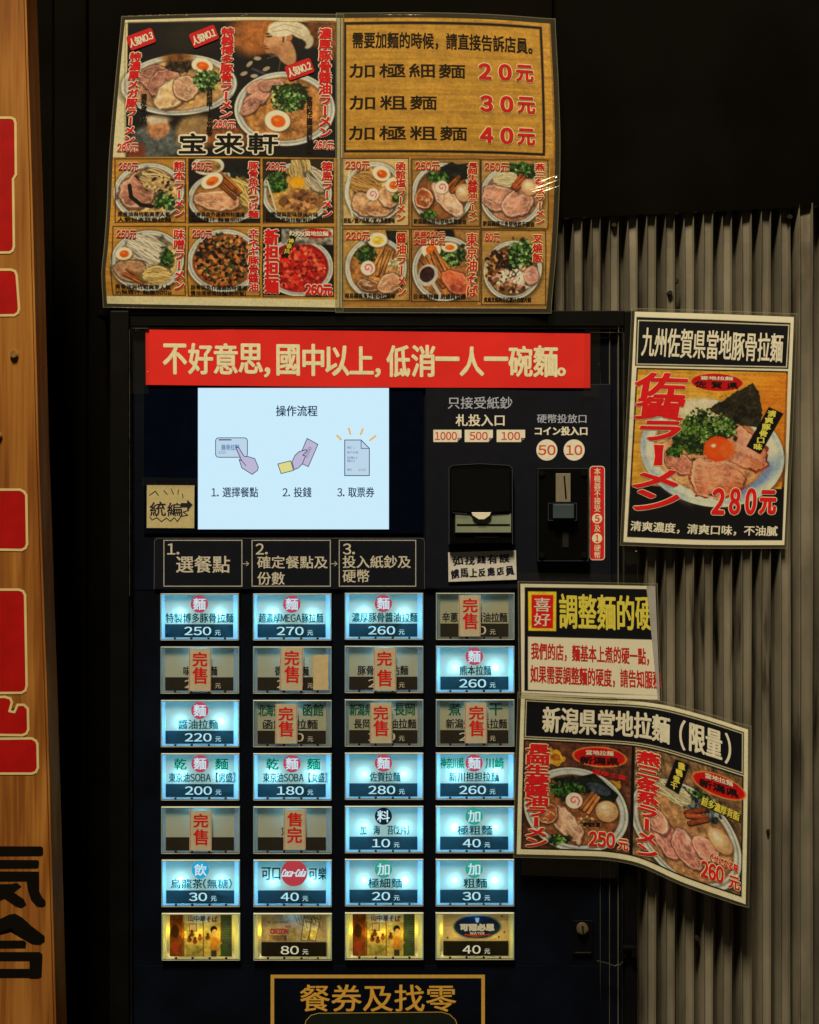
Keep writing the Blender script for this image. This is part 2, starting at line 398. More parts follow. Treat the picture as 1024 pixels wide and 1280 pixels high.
class Canvas:
    def __init__(s, sheet, res=1.25, base=(200, 180, 130)):
        s.sh = sheet; x0, y0, x1, y1 = sheet.rect; s.w = int((x1 - x0) * res); s.h = int((y1 - y0) * res)
        s.X, s.Y = np.meshgrid(np.linspace(x0, x1, s.w), np.linspace(y0, y1, s.h)); s.x0, s.y0 = x0, y0
        s.kx = (s.w - 1) / (x1 - x0); s.ky = (s.h - 1) / (y1 - y0)
        s.C = np.zeros((s.h, s.w, 3)) + np.array(base, float)
        s.n1 = vnoise(s.h, s.w, 5, 11); s.n2 = vnoise(s.h, s.w, 14, 12); s.n3 = vnoise(s.h, s.w, 2.2, 13, 2)
        s.n1 = (s.n1 - s.n1.mean()) / s.n1.std(); s.n2 = (s.n2 - s.n2.mean()) / s.n2.std(); s.n3 = (s.n3 - s.n3.mean()) / s.n3.std()
        s.clipbox = None
    gain = 1.0
    def win(s, x0, y0, x1, y1):
        if s.clipbox:
            c = s.clipbox; x0, y0, x1, y1 = max(x0, c[0]), max(y0, c[1]), min(x1, c[2]), min(y1, c[3])
        a = max(0, int((x0 - s.x0) * s.kx)); b = min(s.w, int((x1 - s.x0) * s.kx) + 2)
        c = max(0, int((y0 - s.y0) * s.ky)); d = min(s.h, int((y1 - s.y0) * s.ky) + 2)
        return (slice(c, max(c, d)), slice(a, max(a, b)))
    def mix(s, W, mask, col, nz=0.):
        if s.clipbox:
            c = s.clipbox; mask = mask * ((s.X[W] >= c[0]) & (s.X[W] <= c[2]) & (s.Y[W] >= c[1]) & (s.Y[W] <= c[3]))
        col = np.array(col, float)[None, None]
        if nz: col = col * (1 + nz * (.36 * s.n1[W] + .46 * s.n2[W] + .07 * s.n3[W]))[..., None]
        s.C[W] = s.C[W] * (1 - mask[..., None]) + col * mask[..., None]
    def ell(s, cx, cy, rx, ry, col, ang=0, soft=1., nz=.05, op=1., wob=0., local=False):
        if not local: cx, cy = s.sh.inv(cx, cy)
        R = max(rx, ry) * 1.15 + 2; W = s.win(cx - R, cy - R, cx + R, cy + R)
        if s.X[W].size == 0: return
        a = math.radians(ang); dx = s.X[W] - cx; dy = s.Y[W] - cy
        u = (dx * math.cos(a) + dy * math.sin(a)) / rx; v = (-dx * math.sin(a) + dy * math.cos(a)) / ry
        d = np.sqrt(u * u + v * v)
        if wob: d = d * (1 + wob * s.n2[W] * .5)
        s.mix(W, np.clip((1 - d) * min(rx, ry) / soft + .5, 0, 1) * op, col, nz)
    def poly(s, pts, col, soft=1., nz=.05, op=1., wob=0.):
        p = np.array([s.sh.inv(*q) for q in pts]); c = p.mean(0)
        W = s.win(*(p.min(0) - 2), *(p.max(0) + 2))
        if s.X[W].size == 0: return
        d = np.full(s.X[W].shape, 1e9)
        for a, b in zip(p, np.roll(p, -1, 0)):
            e = b - a; n = np.array([-e[1], e[0]]) / (np.linalg.norm(e) + 1e-9)
            if np.dot(c - a, n) < 0: n = -n
            d = np.minimum(d, (s.X[W] - a[0]) * n[0] + (s.Y[W] - a[1]) * n[1])
        if wob: d = d + wob * .45 * (s.n2[W] + .4 * s.n1[W])
        s.mix(W, np.clip(d / soft + .5, 0, 1) * op, col, nz)
    def rect(s, x0, y0, x1, y1, col, **k): s.poly([(x0, y0), (x1, y0), (x1, y1), (x0, y1)], col, **k)
    def line(s, pts, wd, col, op=1., soft=.8, nz=0.):
        p = [np.array(s.sh.inv(*q)) for q in pts]
        for a, b in zip(p, p[1:]):
            W = s.win(min(a[0], b[0]) - wd - 1, min(a[1], b[1]) - wd - 1, max(a[0], b[0]) + wd + 1, max(a[1], b[1]) + wd + 1)
            if s.X[W].size == 0: continue
            e = b - a; L = e @ e + 1e-9; t = np.clip(((s.X[W] - a[0]) * e[0] + (s.Y[W] - a[1]) * e[1]) / L, 0, 1)
            d = np.hypot(s.X[W] - a[0] - t * e[0], s.Y[W] - a[1] - t * e[1])
            s.mix(W, np.clip((wd / 2 - d) / soft + .5, 0, 1) * op, col, nz)
    def frame(s, x0, y0, x1, y1, wd, col): s.line([(x0, y0), (x1, y0), (x1, y1), (x0, y1), (x0, y0)], wd, col)
    # --- food
    def bowl(s, cx, cy, rx, ry, soup, ang=0, rim=(196, 188, 160), k=.86):
        s.ell(cx + 1, cy + 2, rx * 1.05, ry * 1.06, (40, 28, 14), ang, soft=5, op=.55)
        s.ell(cx, cy, rx, ry, rim, ang, nz=.03); s.ell(cx, cy - ry * .01, rx * .95, ry * .95, tuple(c * .72 for c in rim), ang, soft=1.5)
        s.ell(cx, cy - ry * .02, rx * .92, ry * .92, tuple(c * .95 for c in rim), ang, soft=1.5)
        s.ell(cx, cy, rx * k, ry * k, tuple(c * .7 for c in soup), ang, nz=.1, soft=2)
        s.ell(cx, cy + ry * .02, rx * k * .95, ry * k * .95, soup, ang, nz=.2, soft=3)
        for _ in range(int(rx * .8)):       # oil eyes and glints
            a = random.random() * 6.28; q = random.random() ** .5 * .8
            s.ell(cx + math.cos(a) * rx * k * q, cy + math.sin(a) * ry * k * q, random.uniform(.6, 1.8), random.uniform(.5, 1.2), tuple(min(255, c * random.uniform(1.1, 1.5)) for c in soup), op=.5)
    def cha(s, cx, cy, rx, ry, ang=0, meat=(178, 122, 84), fat=(208, 170, 128)):
        s.ell(cx + .8, cy + 1.2, rx * 1.04, ry * 1.06, (52, 28, 14), ang, soft=2, op=.6, wob=.12)
        s.ell(cx, cy, rx, ry, tuple(c * .72 for c in meat), ang, nz=.15, wob=.12)
        s.ell(cx, cy, rx * .93, ry * .9, fat, ang, nz=.1, wob=.15)
        s.ell(cx, cy, rx * .84, ry * .78, meat, ang, nz=.18, wob=.2, soft=2)
        a = math.radians(ang)
        for _ in range(int(3 + rx * .3)):   # fat veins
            u = random.uniform(-.6, .6); v = random.uniform(-.6, .6); L = random.uniform(.15, .4)
            f = lambda uu, vv: (cx + uu * rx * math.cos(a) - vv * ry * math.sin(a), cy + uu * rx * math.sin(a) + vv * ry * math.cos(a))
            s.line([f(u - L, v), f(u, v + random.uniform(-.15, .15)), f(u + L * .7, v + random.uniform(-.2, .2))], random.uniform(.8, 1.8), fat, op=.65, soft=1.4)
    def bits(s, cx, cy, rx, ry, cols, n, size=(1., 2.6), asp=.55, op=.95):
        for _ in range(n):
            a = random.random() * 6.28; q = random.random() ** .6; c = random.choice(cols); k = random.uniform(.75, 1.2); z = random.uniform(*size)
            s.ell(cx + math.cos(a) * rx * q, cy + math.sin(a) * ry * q, z, z * random.uniform(asp, 1), tuple(min(255, v * k) for v in c), ang=random.uniform(0, 180), soft=.8, op=op)
    def green(s, cx, cy, rx, ry, n=None, light=False):
        n = n or int(rx * ry * .55)
        s.ell(cx, cy, rx * .95, ry * .95, (22, 34, 12), wob=.4, soft=3, op=.85)
        s.bits(cx, cy, rx, ry, [(34, 58, 20), (52, 84, 28), (70, 104, 36), (24, 40, 14)] + ([(128, 150, 80), (150, 165, 100)] if light else [(92, 124, 50)]), n)
    def nood(s, cx, cy, rx, ry, ang=0, col=(200, 166, 96), n=26, wd=1.5):
        s.ell(cx, cy, rx, ry, tuple(c * .6 for c in col), ang, soft=3, wob=.2, nz=.2)
        a = math.radians(ang)
        for _ in range(n):
            v = random.uniform(-.85, .85); ph = random.uniform(0, 6.28); am = random.uniform(.05, .22); k = random.uniform(.8, 1.15)
            lim = math.sqrt(1 - v * v); pts = []
            for i in range(7):
                u = (-1 + 2 * i / 6) * lim * .95; vv = v * (1 - .3 * u * u) + am * math.sin(ph + u * 3.2)
                pts.append((cx + u * rx * math.cos(a) - vv * ry * math.sin(a), cy + u * rx * math.sin(a) + vv * ry * math.cos(a)))
            s.line(pts, wd * 1.5, tuple(c * .5 for c in col), op=.5); s.line(pts, wd, tuple(min(255, c * k) for c in col))
    def egg(s, cx, cy, rx, ry, ang=0, whole=False, yolk=(205, 92, 20)):
        s.ell(cx + 1, cy + 1.2, rx * 1.05, ry * 1.05, (70, 45, 20), ang, soft=2.5, op=.6)
        if whole:
            s.ell(cx, cy, rx, ry, (186, 142, 92), ang, soft=1.5); s.ell(cx - rx * .2, cy - ry * .25, rx * .65, ry * .6, (208, 172, 122), ang, soft=6); s.ell(cx - rx * .3, cy - ry * .35, rx * .2, ry * .15, (236, 214, 170), ang, soft=2.5); return
        s.ell(cx, cy, rx, ry, (222, 206, 160), ang, soft=1.3); s.ell(cx + rx * .05, cy + ry * .05, rx * .58, ry * .58, yolk, ang, soft=1.5, nz=.1)
        s.ell(cx - rx * .1, cy - ry * .1, rx * .2, ry * .15, tuple(min(255, c * 1.25 + 15) for c in yolk), ang, soft=2)
    def naruto(s, cx, cy, r):
        s.ell(cx + .7, cy + 1, r * 1.05, r * 1.05, (80, 50, 30), soft=2, op=.5)
        s.ell(cx, cy, r, r, (222, 200, 168)); pts = [(cx + r * (.12 + .075 * t) * math.cos(t * .9), cy + r * (.12 + .075 * t) * math.sin(t * .9)) for t in range(0, 9)]
        s.line(pts, max(1.1, r * .17), (206, 84, 96))
    def menma(s, cx, cy, L, ang, n=4, gap=3., col=(150, 88, 36)):
        a = math.radians(ang)
        for i in range(n):
            o = (i - (n - 1) / 2) * gap + random.uniform(-.5, .5); aa = a + random.uniform(-.15, .15)
            x, y = cx - math.sin(a) * o, cy + math.cos(a) * o; dx, dy = math.cos(aa) * L / 2, math.sin(aa) * L / 2
            k = random.uniform(.8, 1.2)
            s.line([(x - dx, y - dy + .8), (x + dx, y + dy + .8)], gap * 1.15, (60, 30, 10)); s.line([(x - dx, y - dy), (x + dx, y + dy)], gap * .85, tuple(c * k for c in col), nz=.15)
            s.line([(x - dx * .8, y - dy * .8 - .6), (x + dx * .5, y + dy * .5 - .6)], .7, tuple(min(255, c * k * 1.4) for c in col), op=.7)
    def nori(s, pts): s.poly(pts, (30, 32, 22), nz=.35, wob=.4); 
    def wood(s, x0, y0, x1, y1, col, amp=.12):
        W = s.win(x0, y0, x1, y1); h, w_ = s.X[W].shape
        if h and w_:
            g = vnoise(h, w_, (60, 3.), int(x0 + y0), 3); s.mix(W, np.ones((h, w_)), col); s.C[W] *= (1 + amp * (g - .5) * 2)[..., None]
    def reflectance(s):
        c = np.clip(s.C * (1 + .025 * s.n3)[..., None], 0, 255)
        c = np.clip(c * s.gain, 0, 255); t = c / 255.; t = t + .22 * t * (1 - t) * (2 * t - .95) * 2; c = t * 255; c[..., 2] *= .98; c = np.clip(c, 14, 255)
        return np.clip(lin(c) / ILL, .004, .88)

# ================================================================== SETTING
def corr_front(px): return .010 - .040 * (px - 700) / 324.      # the tin wall comes forward to the right
fl = bmesh.new(); bm_box(fl, (-2.5, -2.2, -.05), (2.5, .9, 0)); tag(bmobj('pavement', fl, pm('dark_pavement', (.03, .028, .026), .8, var=.3, scale=12, bump=.002)), kind='structure')
# black boards behind and beside the machine
bw = empty('black_board_wall', P(90, 640, .03)[:2] + (0,), 'soot black boarded wall filling the gap between wooden sign and machine', 'wall')
for i, (a, b, y) in enumerate([(-260, 18, .030), (19, 66, .026), (67, 108, .022), (109, 150, .028)]):
    box('board', bw, M_wallk, a, -300, b, 2300, y, y + .02, .002)
fb = box('header_panel', None, M_wallk, 120, -300, 690, 396, -.004, .030, .002)
tag(fb, 'matt black panel above the machine carrying the two menu sheets', 'panel')
# black lintel box over the corrugated wall, its foot follows the sheet's top edge
def top_edge(px): return 273 - 15 * (px - 700) / 324.
bm = bmesh.new(); ring = []
for px in (690, 800, 900, 1024, 1150):
    yf = corr_front(px) - .005
    ring.append([bm.verts.new(P(px, -300, yf)), bm.verts.new(P(px, top_edge(px), yf)), bm.verts.new(P(px, top_edge(px) , yf + .05)), bm.verts.new(P(px, -300, yf + .05))])
for a, b in zip(ring, ring[1:]):
    for i in range(4): bm.faces.new((a[i], a[(i + 1) % 4], b[(i + 1) % 4], b[i]))
bm.faces.new(ring[0]); bm.faces.new(ring[-1][::-1]); bmesh.ops.recalc_face_normals(bm, faces=bm.faces[:])
tag(bmobj('lintel', bm, M_wallk), 'unlit black fascia above the corrugated metal wall', 'fascia')

# corrugated wall
def corr_mat():
    m = bpy.data.materials.new('weathered_galvanised_sheet'); m.use_nodes = True; nt = m.node_tree; n = nt.nodes; b = n['Principled BSDF']; L = nt.links.new
    tc = n.new('ShaderNodeTexCoord')
    def noise(scale, st, det=6):
        mp = n.new('ShaderNodeMapping'); mp.inputs['Scale'].default_value = st; no = n.new('ShaderNodeTexNoise'); no.inputs['Scale'].default_value = scale; no.inputs['Detail'].default_value = det
        L(tc.outputs['Object'], mp.inputs[0]); L(mp.outputs[0], no.inputs['Vector']); return no.outputs[0]
    r = n.new('ShaderNodeValToRGB'); r.color_ramp.elements[0].position = .3; r.color_ramp.elements[0].color = (.125, .120, .112, 1)
    r.color_ramp.elements[1].position = .72; r.color_ramp.elements[1].color = (.36, .34, .31, 1)
    L(noise(14, (2.2, 1, .55)), r.inputs[0])
    # black drip stains: streaks that are strongest in a band half way down
    st = noise(30, (1.5, 1, .16), 4); sx = n.new('ShaderNodeSeparateXYZ'); geo = n.new('ShaderNodeNewGeometry'); L(geo.outputs['Position'], sx.inputs[0])
    def mr(src, a, b_, c=0, d=1, smooth=True):
        k = n.new('ShaderNodeMapRange'); k.interpolation_type = 'SMOOTHSTEP' if smooth else 'LINEAR'
        for nm, v in zip(('From Min', 'From Max', 'To Min', 'To Max'), (a, b_, c, d)): k.inputs[nm].default_value = v
        L(src, k.inputs[0]); return k.outputs[0]
    def mul(a, b_):
        k = n.new('ShaderNodeMath'); k.operation = 'MULTIPLY'; L(a, k.inputs[0]); L(b_, k.inputs[1]); return k.outputs[0]
    z = sx.outputs['Z']; band = mul(mr(z, ZC - .32, ZC - .17), mr(z, ZC - .04, ZC - .12))
    stain = mul(mr(st, .48, .60), band)
    deep = mr(sx.outputs['Y'], -.02, .02)
    mx = n.new('ShaderNodeMixRGB'); mx.inputs[2].default_value = (.010, .009, .008, 1); L(stain, mx.inputs[0]); L(r.outputs[0], mx.inputs[1])
    rust = mr(noise(45, (1, 1, .3)), .62, .74, 0, .35); m2 = n.new('ShaderNodeMixRGB'); m2.inputs[2].default_value = (.09, .045, .022, 1); L(rust, m2.inputs[0]); L(mx.outputs[0], m2.inputs[1])
    L(m2.outputs[0], b.inputs['Base Color']); b.inputs['Metallic'].default_value = .35; b.inputs['Roughness'].default_value = .38
    bp = n.new('ShaderNodeBump'); bp.inputs['Distance'].default_value = .0006; L(noise(60, (1, 1, .4)), bp.inputs['Height']); L(bp.outputs[0], b.inputs['Normal'])
    return m
M_corr = corr_mat()
cw = empty('corrugated_wall', P(860, 640, .02)[:2] + (0,), 'weathered grey corrugated metal wall right of the machine', 'wall')
def corr_sheet(x_from, x_to, pitch, phase, off=0.):
    # one period: groove, rise, ridge, fall with rounded bends
    prof = []
    for u, d in ((0, 1), (.24, 1), (.28, .92), (.33, .12), (.35, -.02), (.37, -.22), (.395, -.30), (.42, -.22), (.45, .0), (.82, .0), (.85, -.22), (.875, -.30), (.90, -.22), (.92, -.02), (.96, .12), (.99, .9)): prof.append((u, d))
    xs, ds = [], []
    x = x_from; k = 0
    while x < x_to:
        pt = pitch * (1 + .10 * (x - 700) / 324)
        for u, d in prof:
            xs.append(x + u * pt); ds.append(d * .013)
        x += pt
    xs, ds = np.array(xs), np.array(ds); rows = 26; V = []
    for j in range(rows):
        t = j / (rows - 1)
        yb = np.array([corr_front(a) for a in xs]) - off
        top = top_edge(xs) - 6 + 2.5 * ((xs // 75) % 2); zt = ZC + (640 - top) * S * (D + yb) / D; zb = -.0 + 0 * xs
        tt = t ** 1.5
        X = (xs - 512) * S * (D + yb) / D
        wob = .0009 * np.sin(zt * 0 + t * 23 + xs * .09) 
        V.append(np.stack([X, yb + ds + wob, zt * (1 - tt) + (zb + .004) * tt], -1))
    V = np.concatenate(V); n = len(xs); i = np.arange(rows * n).reshape(rows, n)
    F = np.stack([i[:-1, :-1], i[1:, :-1], i[1:, 1:], i[:-1, 1:]], -1).reshape(-1, 4)
    V2 = V + np.array([0, .0006, 0])
    o = raw('metal_sheet', V, F, M_corr, cw)
    return o
corr_sheet(640, 985, 22.6, 0)
corr_sheet(985, 1180, 30.5, 0, .0022)
for px, py in ((768, 281), (988, 271), (838, 366), (846, 351), (905, 268), (744, 1000), (872, 1174), (962, 1040)):
    yf = corr_front(px) - .0012 - (.0022 if px > 985 else 0)
    q = prism('screw', cw, pm('rusty_screw', (.02, .016, .013), .6, .4), circ(px, py, 3.2, n=12), yf - .0018, yf + .004, .0005)

# ================================================================== WOODEN SIGN
def wood_mat():
    m = bpy.data.materials.new('varnished_cedar'); m.use_nodes = True; nt = m.node_tree; n = nt.nodes; b = n['Principled BSDF']; L = nt.links.new
    tc = n.new('ShaderNodeTexCoord'); mp = n.new('ShaderNodeMapping'); mp.inputs['Scale'].default_value = (1, 1, .07); L(tc.outputs['Object'], mp.inputs[0])
    n1 = n.new('ShaderNodeTexNoise'); n1.inputs['Scale'].default_value = 26; n1.inputs['Detail'].default_value = 3; n1.inputs['Distortion'].default_value = .6; L(mp.outputs[0], n1.inputs['Vector'])
    wv = n.new('ShaderNodeMath'); wv.operation = 'MULTIPLY'; wv.inputs[1].default_value = 22; L(n1.outputs[0], wv.inputs[0])
    sn = n.new('ShaderNodeMath'); sn.operation = 'SINE'; L(wv.outputs[0], sn.inputs[0])
    n2 = n.new('ShaderNodeTexNoise'); n2.inputs['Scale'].default_value = 420; n2.inputs['Detail'].default_value = 4
    mp2 = n.new('ShaderNodeMapping'); mp2.inputs['Scale'].default_value = (1, 1, .03); L(tc.outputs['Object'], mp2.inputs[0]); L(mp2.outputs[0], n2.inputs['Vector'])
    ad = n.new('ShaderNodeMath'); ad.operation = 'MULTIPLY_ADD'; ad.inputs[1].default_value = .22; L(sn.outputs[0], ad.inputs[0]); L(n2.outputs[0], ad.inputs[2])
    r = n.new('ShaderNodeValToRGB'); e = r.color_ramp.elements; e[0].position = .2; e[0].color = (.23, .080, .016, 1); e[1].position = .8; e[1].color = (.47, .215, .050, 1)
    k = e.new(.5); k.color = (.37, .152, .034, 1); L(ad.outputs[0], r.inputs[0])
    n3 = n.new('ShaderNodeTexNoise'); n3.inputs['Scale'].default_value = 7; mp3 = n.new('ShaderNodeMapping'); mp3.inputs['Scale'].default_value = (2.5, 1, .6); L(tc.outputs['Object'], mp3.inputs[0]); L(mp3.outputs[0], n3.inputs['Vector'])
    r3 = n.new('ShaderNodeMapRange'); r3.inputs['From Min'].default_value = .42; r3.inputs['From Max'].default_value = .68; r3.inputs['To Min'].default_value = 0; r3.inputs['To Max'].default_value = .5; L(n3.outputs[0], r3.inputs[0])
    mx = n.new('ShaderNodeMixRGB'); mx.inputs[2].default_value = (.17, .05, .012, 1); L(r3.outputs[0], mx.inputs[0]); L(r.outputs[0], mx.inputs[1]); L(mx.outputs[0], b.inputs['Base Color'])
    b.inputs['Roughness'].default_value = .42; b.inputs['Coat Weight'].default_value = .15
    bp = n.new('ShaderNodeBump'); bp.inputs['Distance'].default_value = .0004; L(ad.outputs[0], bp.inputs['Height']); L(bp.outputs[0], b.inputs['Normal'])
    return m
M_wood = wood_mat()
WY = -.10
ws = empty('wooden_sign', P(-40, 640, WY)[:2] + (0,), 'tall varnished wooden sign board with red and black painted characters', 'sign')
edge = lambda y: 32 + 37.5 * y / 1280
prism('board', ws, M_wood, [(-190, -60), (edge(-60), -60), (edge(220) + .6, 220), (edge(560) - .8, 560), (edge(900) + .8, 900), (edge(1340), 1340), (-170, 1340)], WY, WY + .030, .0018)
fs = Flat(WY)
ac_c = Acc('lettering_outline', pm('cream_paint', (.72, .60, .33), .5, var=.08), ws); ac_r = Acc('red_lettering', pm('red_paint', (.42, .006, .008), .38, var=.12), ws)
ac_k = Acc('black_lettering', pm('black_paint', (.004, .0036, .003), .55, spec=.15), ws)
def block(pts, r=5):
    shape(fs, ac_r, pts, .0004)
    P_ = [np.array(p) for p in pts]; stroke(fs, ac_c, pts, 3.0, .0007, True)
block([(-60, 147)] + [(14, 147), (18, 149), (19.5, 154), (20, 218), (18, 221.5), (16.5, 224), (17.5, 308), (16, 313), (12, 315.5), (-60, 317)])
block([(-60, 337), (14, 337), (19, 339), (21, 344), (24, 386), (22.5, 391), (18, 394), (-60, 395)])
block([(-60, 612), (25, 612), (30, 614.5), (33, 619), (34, 680), (32, 685), (27, 687.5), (-60, 686)])
block([(-60, 737), (24, 737), (29, 739), (31.5, 744), (33.5, 857), (32, 863), (27, 866), (-60, 867)])
block([(-60, 873), (6, 871), (13, 873), (15, 878), (12, 889), (18, 890), (22, 881), (30, 881), (35, 886), (35.5, 912), (33, 917), (28, 919), (-60, 918)])
block([(-60, 924), (40, 923), (45, 926), (47, 930), (47.5, 960), (45, 965), (40, 967), (-60, 967)])
def bar(*pts): shape(fs, ac_k, pts, .0004 + .00002 * len(ac_k.V))
bar((-60, 1057.5), (52, 1058), (54, 1060), (54, 1068), (52, 1070), (-60, 1070.5)); bar((-60, 1074.5), (47, 1075), (49, 1077), (48.5, 1084), (46, 1085.5), (-60, 1086))
bar((-60, 1089), (49, 1089.5), (49, 1101.5), (-60, 1102)); bar((33, 1101), (49, 1101), (49, 1114), (53, 1122), (57, 1126), (57, 1132), (53, 1134), (46, 1133), (39, 1125), (35, 1113))
bar((-60, 1106), (14, 1105), (21, 1103.5), (27, 1108), (9, 1122), (-20, 1134), (-60, 1134)); bar((-6, 1112), (6, 1108), (30, 1124), (33, 1131), (27, 1135), (20, 1133), (4, 1122))
bar((-60, 1170), (-20, 1158), (12, 1143), (19, 1142), (28, 1147), (40, 1158), (56, 1170), (56, 1177), (50, 1181), (40, 1180), (20, 1168), (14, 1160), (-4, 1168), (-60, 1184))
bar((-60, 1176), (30, 1175.5), (33, 1178), (32, 1185), (-60, 1186)); bar((-60, 1190), (50, 1190), (53, 1193), (53, 1201), (-60, 1201)); bar((37, 1199), (53, 1199), (52, 1221), (48, 1223), (37, 1223)); bar((-60, 1211), (39, 1211), (39, 1222), (-60, 1222))
for a in (ac_r, ac_c, ac_k): a.done()
M_brass = pm('aged_brass', (.42, .27, .10), .35, .5, var=.25, scale=300)
prism('screw', ws, M_brass, circ(17, 443, 5.2, n=16), WY - .002, WY + .002, .0008)
prism('screw', ws, M_brass, circ(-2, 544, 4, n=16), WY - .002, WY + .002, .0008)

# ================================================================== TICKET MACHINE
mc = empty('ticket_machine', P(466, 640, 0)[:2] + (0,), 'tall black ramen ticket machine with screen and rows of backlit buttons', 'vending machine')
YC = -.008
GB = 640 + ZC / S       # pixel row of the ground
bm = bmesh.new()
pxbox(bm, 137, 388, 161, GB, YC, .36, .0015); pxbox(bm, 781, 388, 797, GB, YC, .36, .0015)
pxbox(bm, 161.3, 388, 780.7, 408, -.0036, .36, .0008); pxbox(bm, 161.3, 1500, 780.7, GB, -.004, .30, .001); pxbox(bm, 150, 409, 790, 1500, .31, .35, 0)
bmobj('casing', bm, M_case, mc)
box('door_panel', mc, M_door, 166, 411, 776, 738, 0, .02, .0008)
cols = [(250.3, 1.6), (365.8, .5), (480.2, .3), (594, -.4)]; rows = [771, 837.3, 904, 970.5, 1037, 1103.3, 1170]
bcen = {}
for r in range(7):
    for c in range(4): bcen[r, c] = (cols[c][0] + cols[c][1] * r / 6, rows[r] - (.8 if c >= 2 else 0) * (1 if r < 7 else 0))
# bezel: bars between the buttons
bm = bmesh.new(); HW, HH = 49.3, 29.5
xe = [166] + [v for c in cols for v in (c[0] + c[1] / 2 - HW - .6, c[0] + c[1] / 2 + HW + .6)] + [776]
for i in range(0, 10, 2): pxbox(bm, xe[i], 738.5, xe[i + 1], 1206, 0, .019)
for c in range(4):
    a, b = xe[2 * c + 1] + .05, xe[2 * c + 2] - .05
    ys = [738.5] + [v for r in range(7) for v in (bcen[r, c][1] - HH, bcen[r, c][1] + HH)] + [1206]
    for i in range(0, 16, 2): pxbox(bm, a, ys[i], b, ys[i + 1], .0003, .019)
bmobj('button_bezel', bm, M_door, mc)
box('lower_door_panel', mc, M_door, 166, 1206.5, 776, 1500, 0, .02, .0006)
def inset_line(name, x0, y0, x1, y1, m, wd=1., Y=-.0004):
    a = Acc(name, m, mc); frame(Flat(Y), a, x0, y0, x1, y1, wd, 0); return a.done()
M_edge = pm('worn_edge_metal', (.10, .10, .11), .3, .8, var=.4, scale=60)
# door edge strips catching the light
bm = bmesh.new(); pxbox(bm, 162.5, 409.5, 165, 1500, -.004, .01, .0004); pxbox(bm, 777, 409.5, 779.5, 1500, -.004, .01, .0004); pxbox(bm, 165.3, 409.5, 776.7, 411.3, -.003, .01, .0003)
bmobj('door_trim', bm, M_edge if False else pm('satin_black_trim', (.016, .017, .022), .25, .6, var=.4), mc)

bm = bmesh.new(); pxbox(bm, 161.6, 412, 162.4, 745, YC - .0003, -.002, 0); pxbox(bm, 166, 410, 186, 411, -.0042, -.002, 0); pxbox(bm, 738, 415.2, 779.5, 416, -.0042, -.002, 0); pxbox(bm, 779.7, 416, 780.5, 735, YC - .0003, -.002, 0)  # thin pale bars stand in for highlights along the door edges
bmobj('painted_edge_highlight', bm, pm('edge_highlight_paint', (.12, .12, .13), .35, .7, var=.6, scale=120), mc)
# ---- screen
sb = box('screen_bezel', mc, M_dglass, 180, 481, 529, 667, -.0015, .004, .0006)
scr = box('screen', mc, emis('lcd_light', (.60, .85, .985), .98), 247.6, 485, 486.2, 661.6, -.0021, -.0016, 0)
fs = Flat(-.0022)
E_navy = emis('lcd_navy', (.012, .028, .085)); E_grey = emis('lcd_grey', (.58, .68, .82)); E_skin = emis('lcd_lilac', (.50, .47, .66)); E_cuff = emis('lcd_yellow', (.72, .68, .27)); E_org = emis('lcd_orange', (.80, .45, .08)); E_blue = emis('lcd_blue_text', (.03, .16, .36)); E_lt = emis('lcd_card', (.50, .66, .80))
A = {k: Acc(nm, m, scr) for k, nm, m in (('n', 'lettering', E_navy), ('g', 'icon_line', E_grey), ('s', 'hand_icon', E_skin), ('y', 'cuff_icon', E_cuff), ('o', 'spark_icon', E_org), ('b', 'small_lettering', E_blue), ('c', 'card_icon', E_lt))}
T(fs, A['n'], '操作流程', 345.3, 507, 396.8, 520.3, .25)
T(fs, A['n'], '1. 選擇餐點', 264.5, 609, 322.7, 621.5, .2); T(fs, A['n'], '2. 投錢', 353.5, 609, 389.3, 621.5, .2); T(fs, A['n'], '3. 取票券', 421.8, 609, 468, 621.5, .2)
shape(fs, A['c'], rrect(269.6, 547.3, 309.4, 571.6, 4), .0001); stroke(fs, A['n'], rrect(269.6, 547.3, 309.4, 571.6, 4), .9, .0002, True)
stroke(fs, A['n'], [(274, 549.8), (289, 549.8)], 1.4, .00025); T(fs, A['b'], '豚骨拉麵', 277, 555.5, 299, 562.8, .1, .0003); T(fs, A['b'], '$120', 273.3, 563.5, 282.5, 567.5, 0, .0003)
hand1 = [(295, 559.4), (298.3, 559.2), (305.3, 570.4), (311, 571), (318.5, 573.3), (323, 584), (322, 588), (315.3, 593), (302.3, 584.8), (299, 574.5), (302.2, 575.8)]
shape(fs, A['s'], [(300, 570), (305.3, 570.4), (311, 571), (318.5, 573.3), (323, 584), (322, 588), (315.3, 593), (302.3, 584.8), (299, 574.5)], .0004)
shape(fs, A['s'], [(294, 561), (295, 559.4), (298.3, 559.2), (306.5, 572), (303, 578)], .00042); stroke(fs, A['n'], hand1, .9, .0005, True)
stroke(fs, A['n'], [(302.2, 575.8), (307.5, 582)], .8, .00052)
bill = [(384, 548), (397.5, 555.5), (385.5, 583.3), (372, 577)]
shape(fs, A['s'], bill, .0001); stroke(fs, A['n'], bill, .9, .0002, True); T(fs, A['n'], '$100', 378, 563, 392, 568, 0, .0003, rot=-63)
h2 = [(365, 577.5), (369, 569), (374, 564.5), (383, 562), (383.5, 564), (378.5, 569), (382, 570), (378, 580), (373, 585), (368, 587)]
shape(fs, A['s'], h2, .0004); stroke(fs, A['n'], h2, .9, .0005, True)
cf = [(347.3, 580), (363.5, 576), (367, 588), (351.5, 592)]; shape(fs, A['y'], cf, .0006); stroke(fs, A['n'], cf, .9, .0007, True)
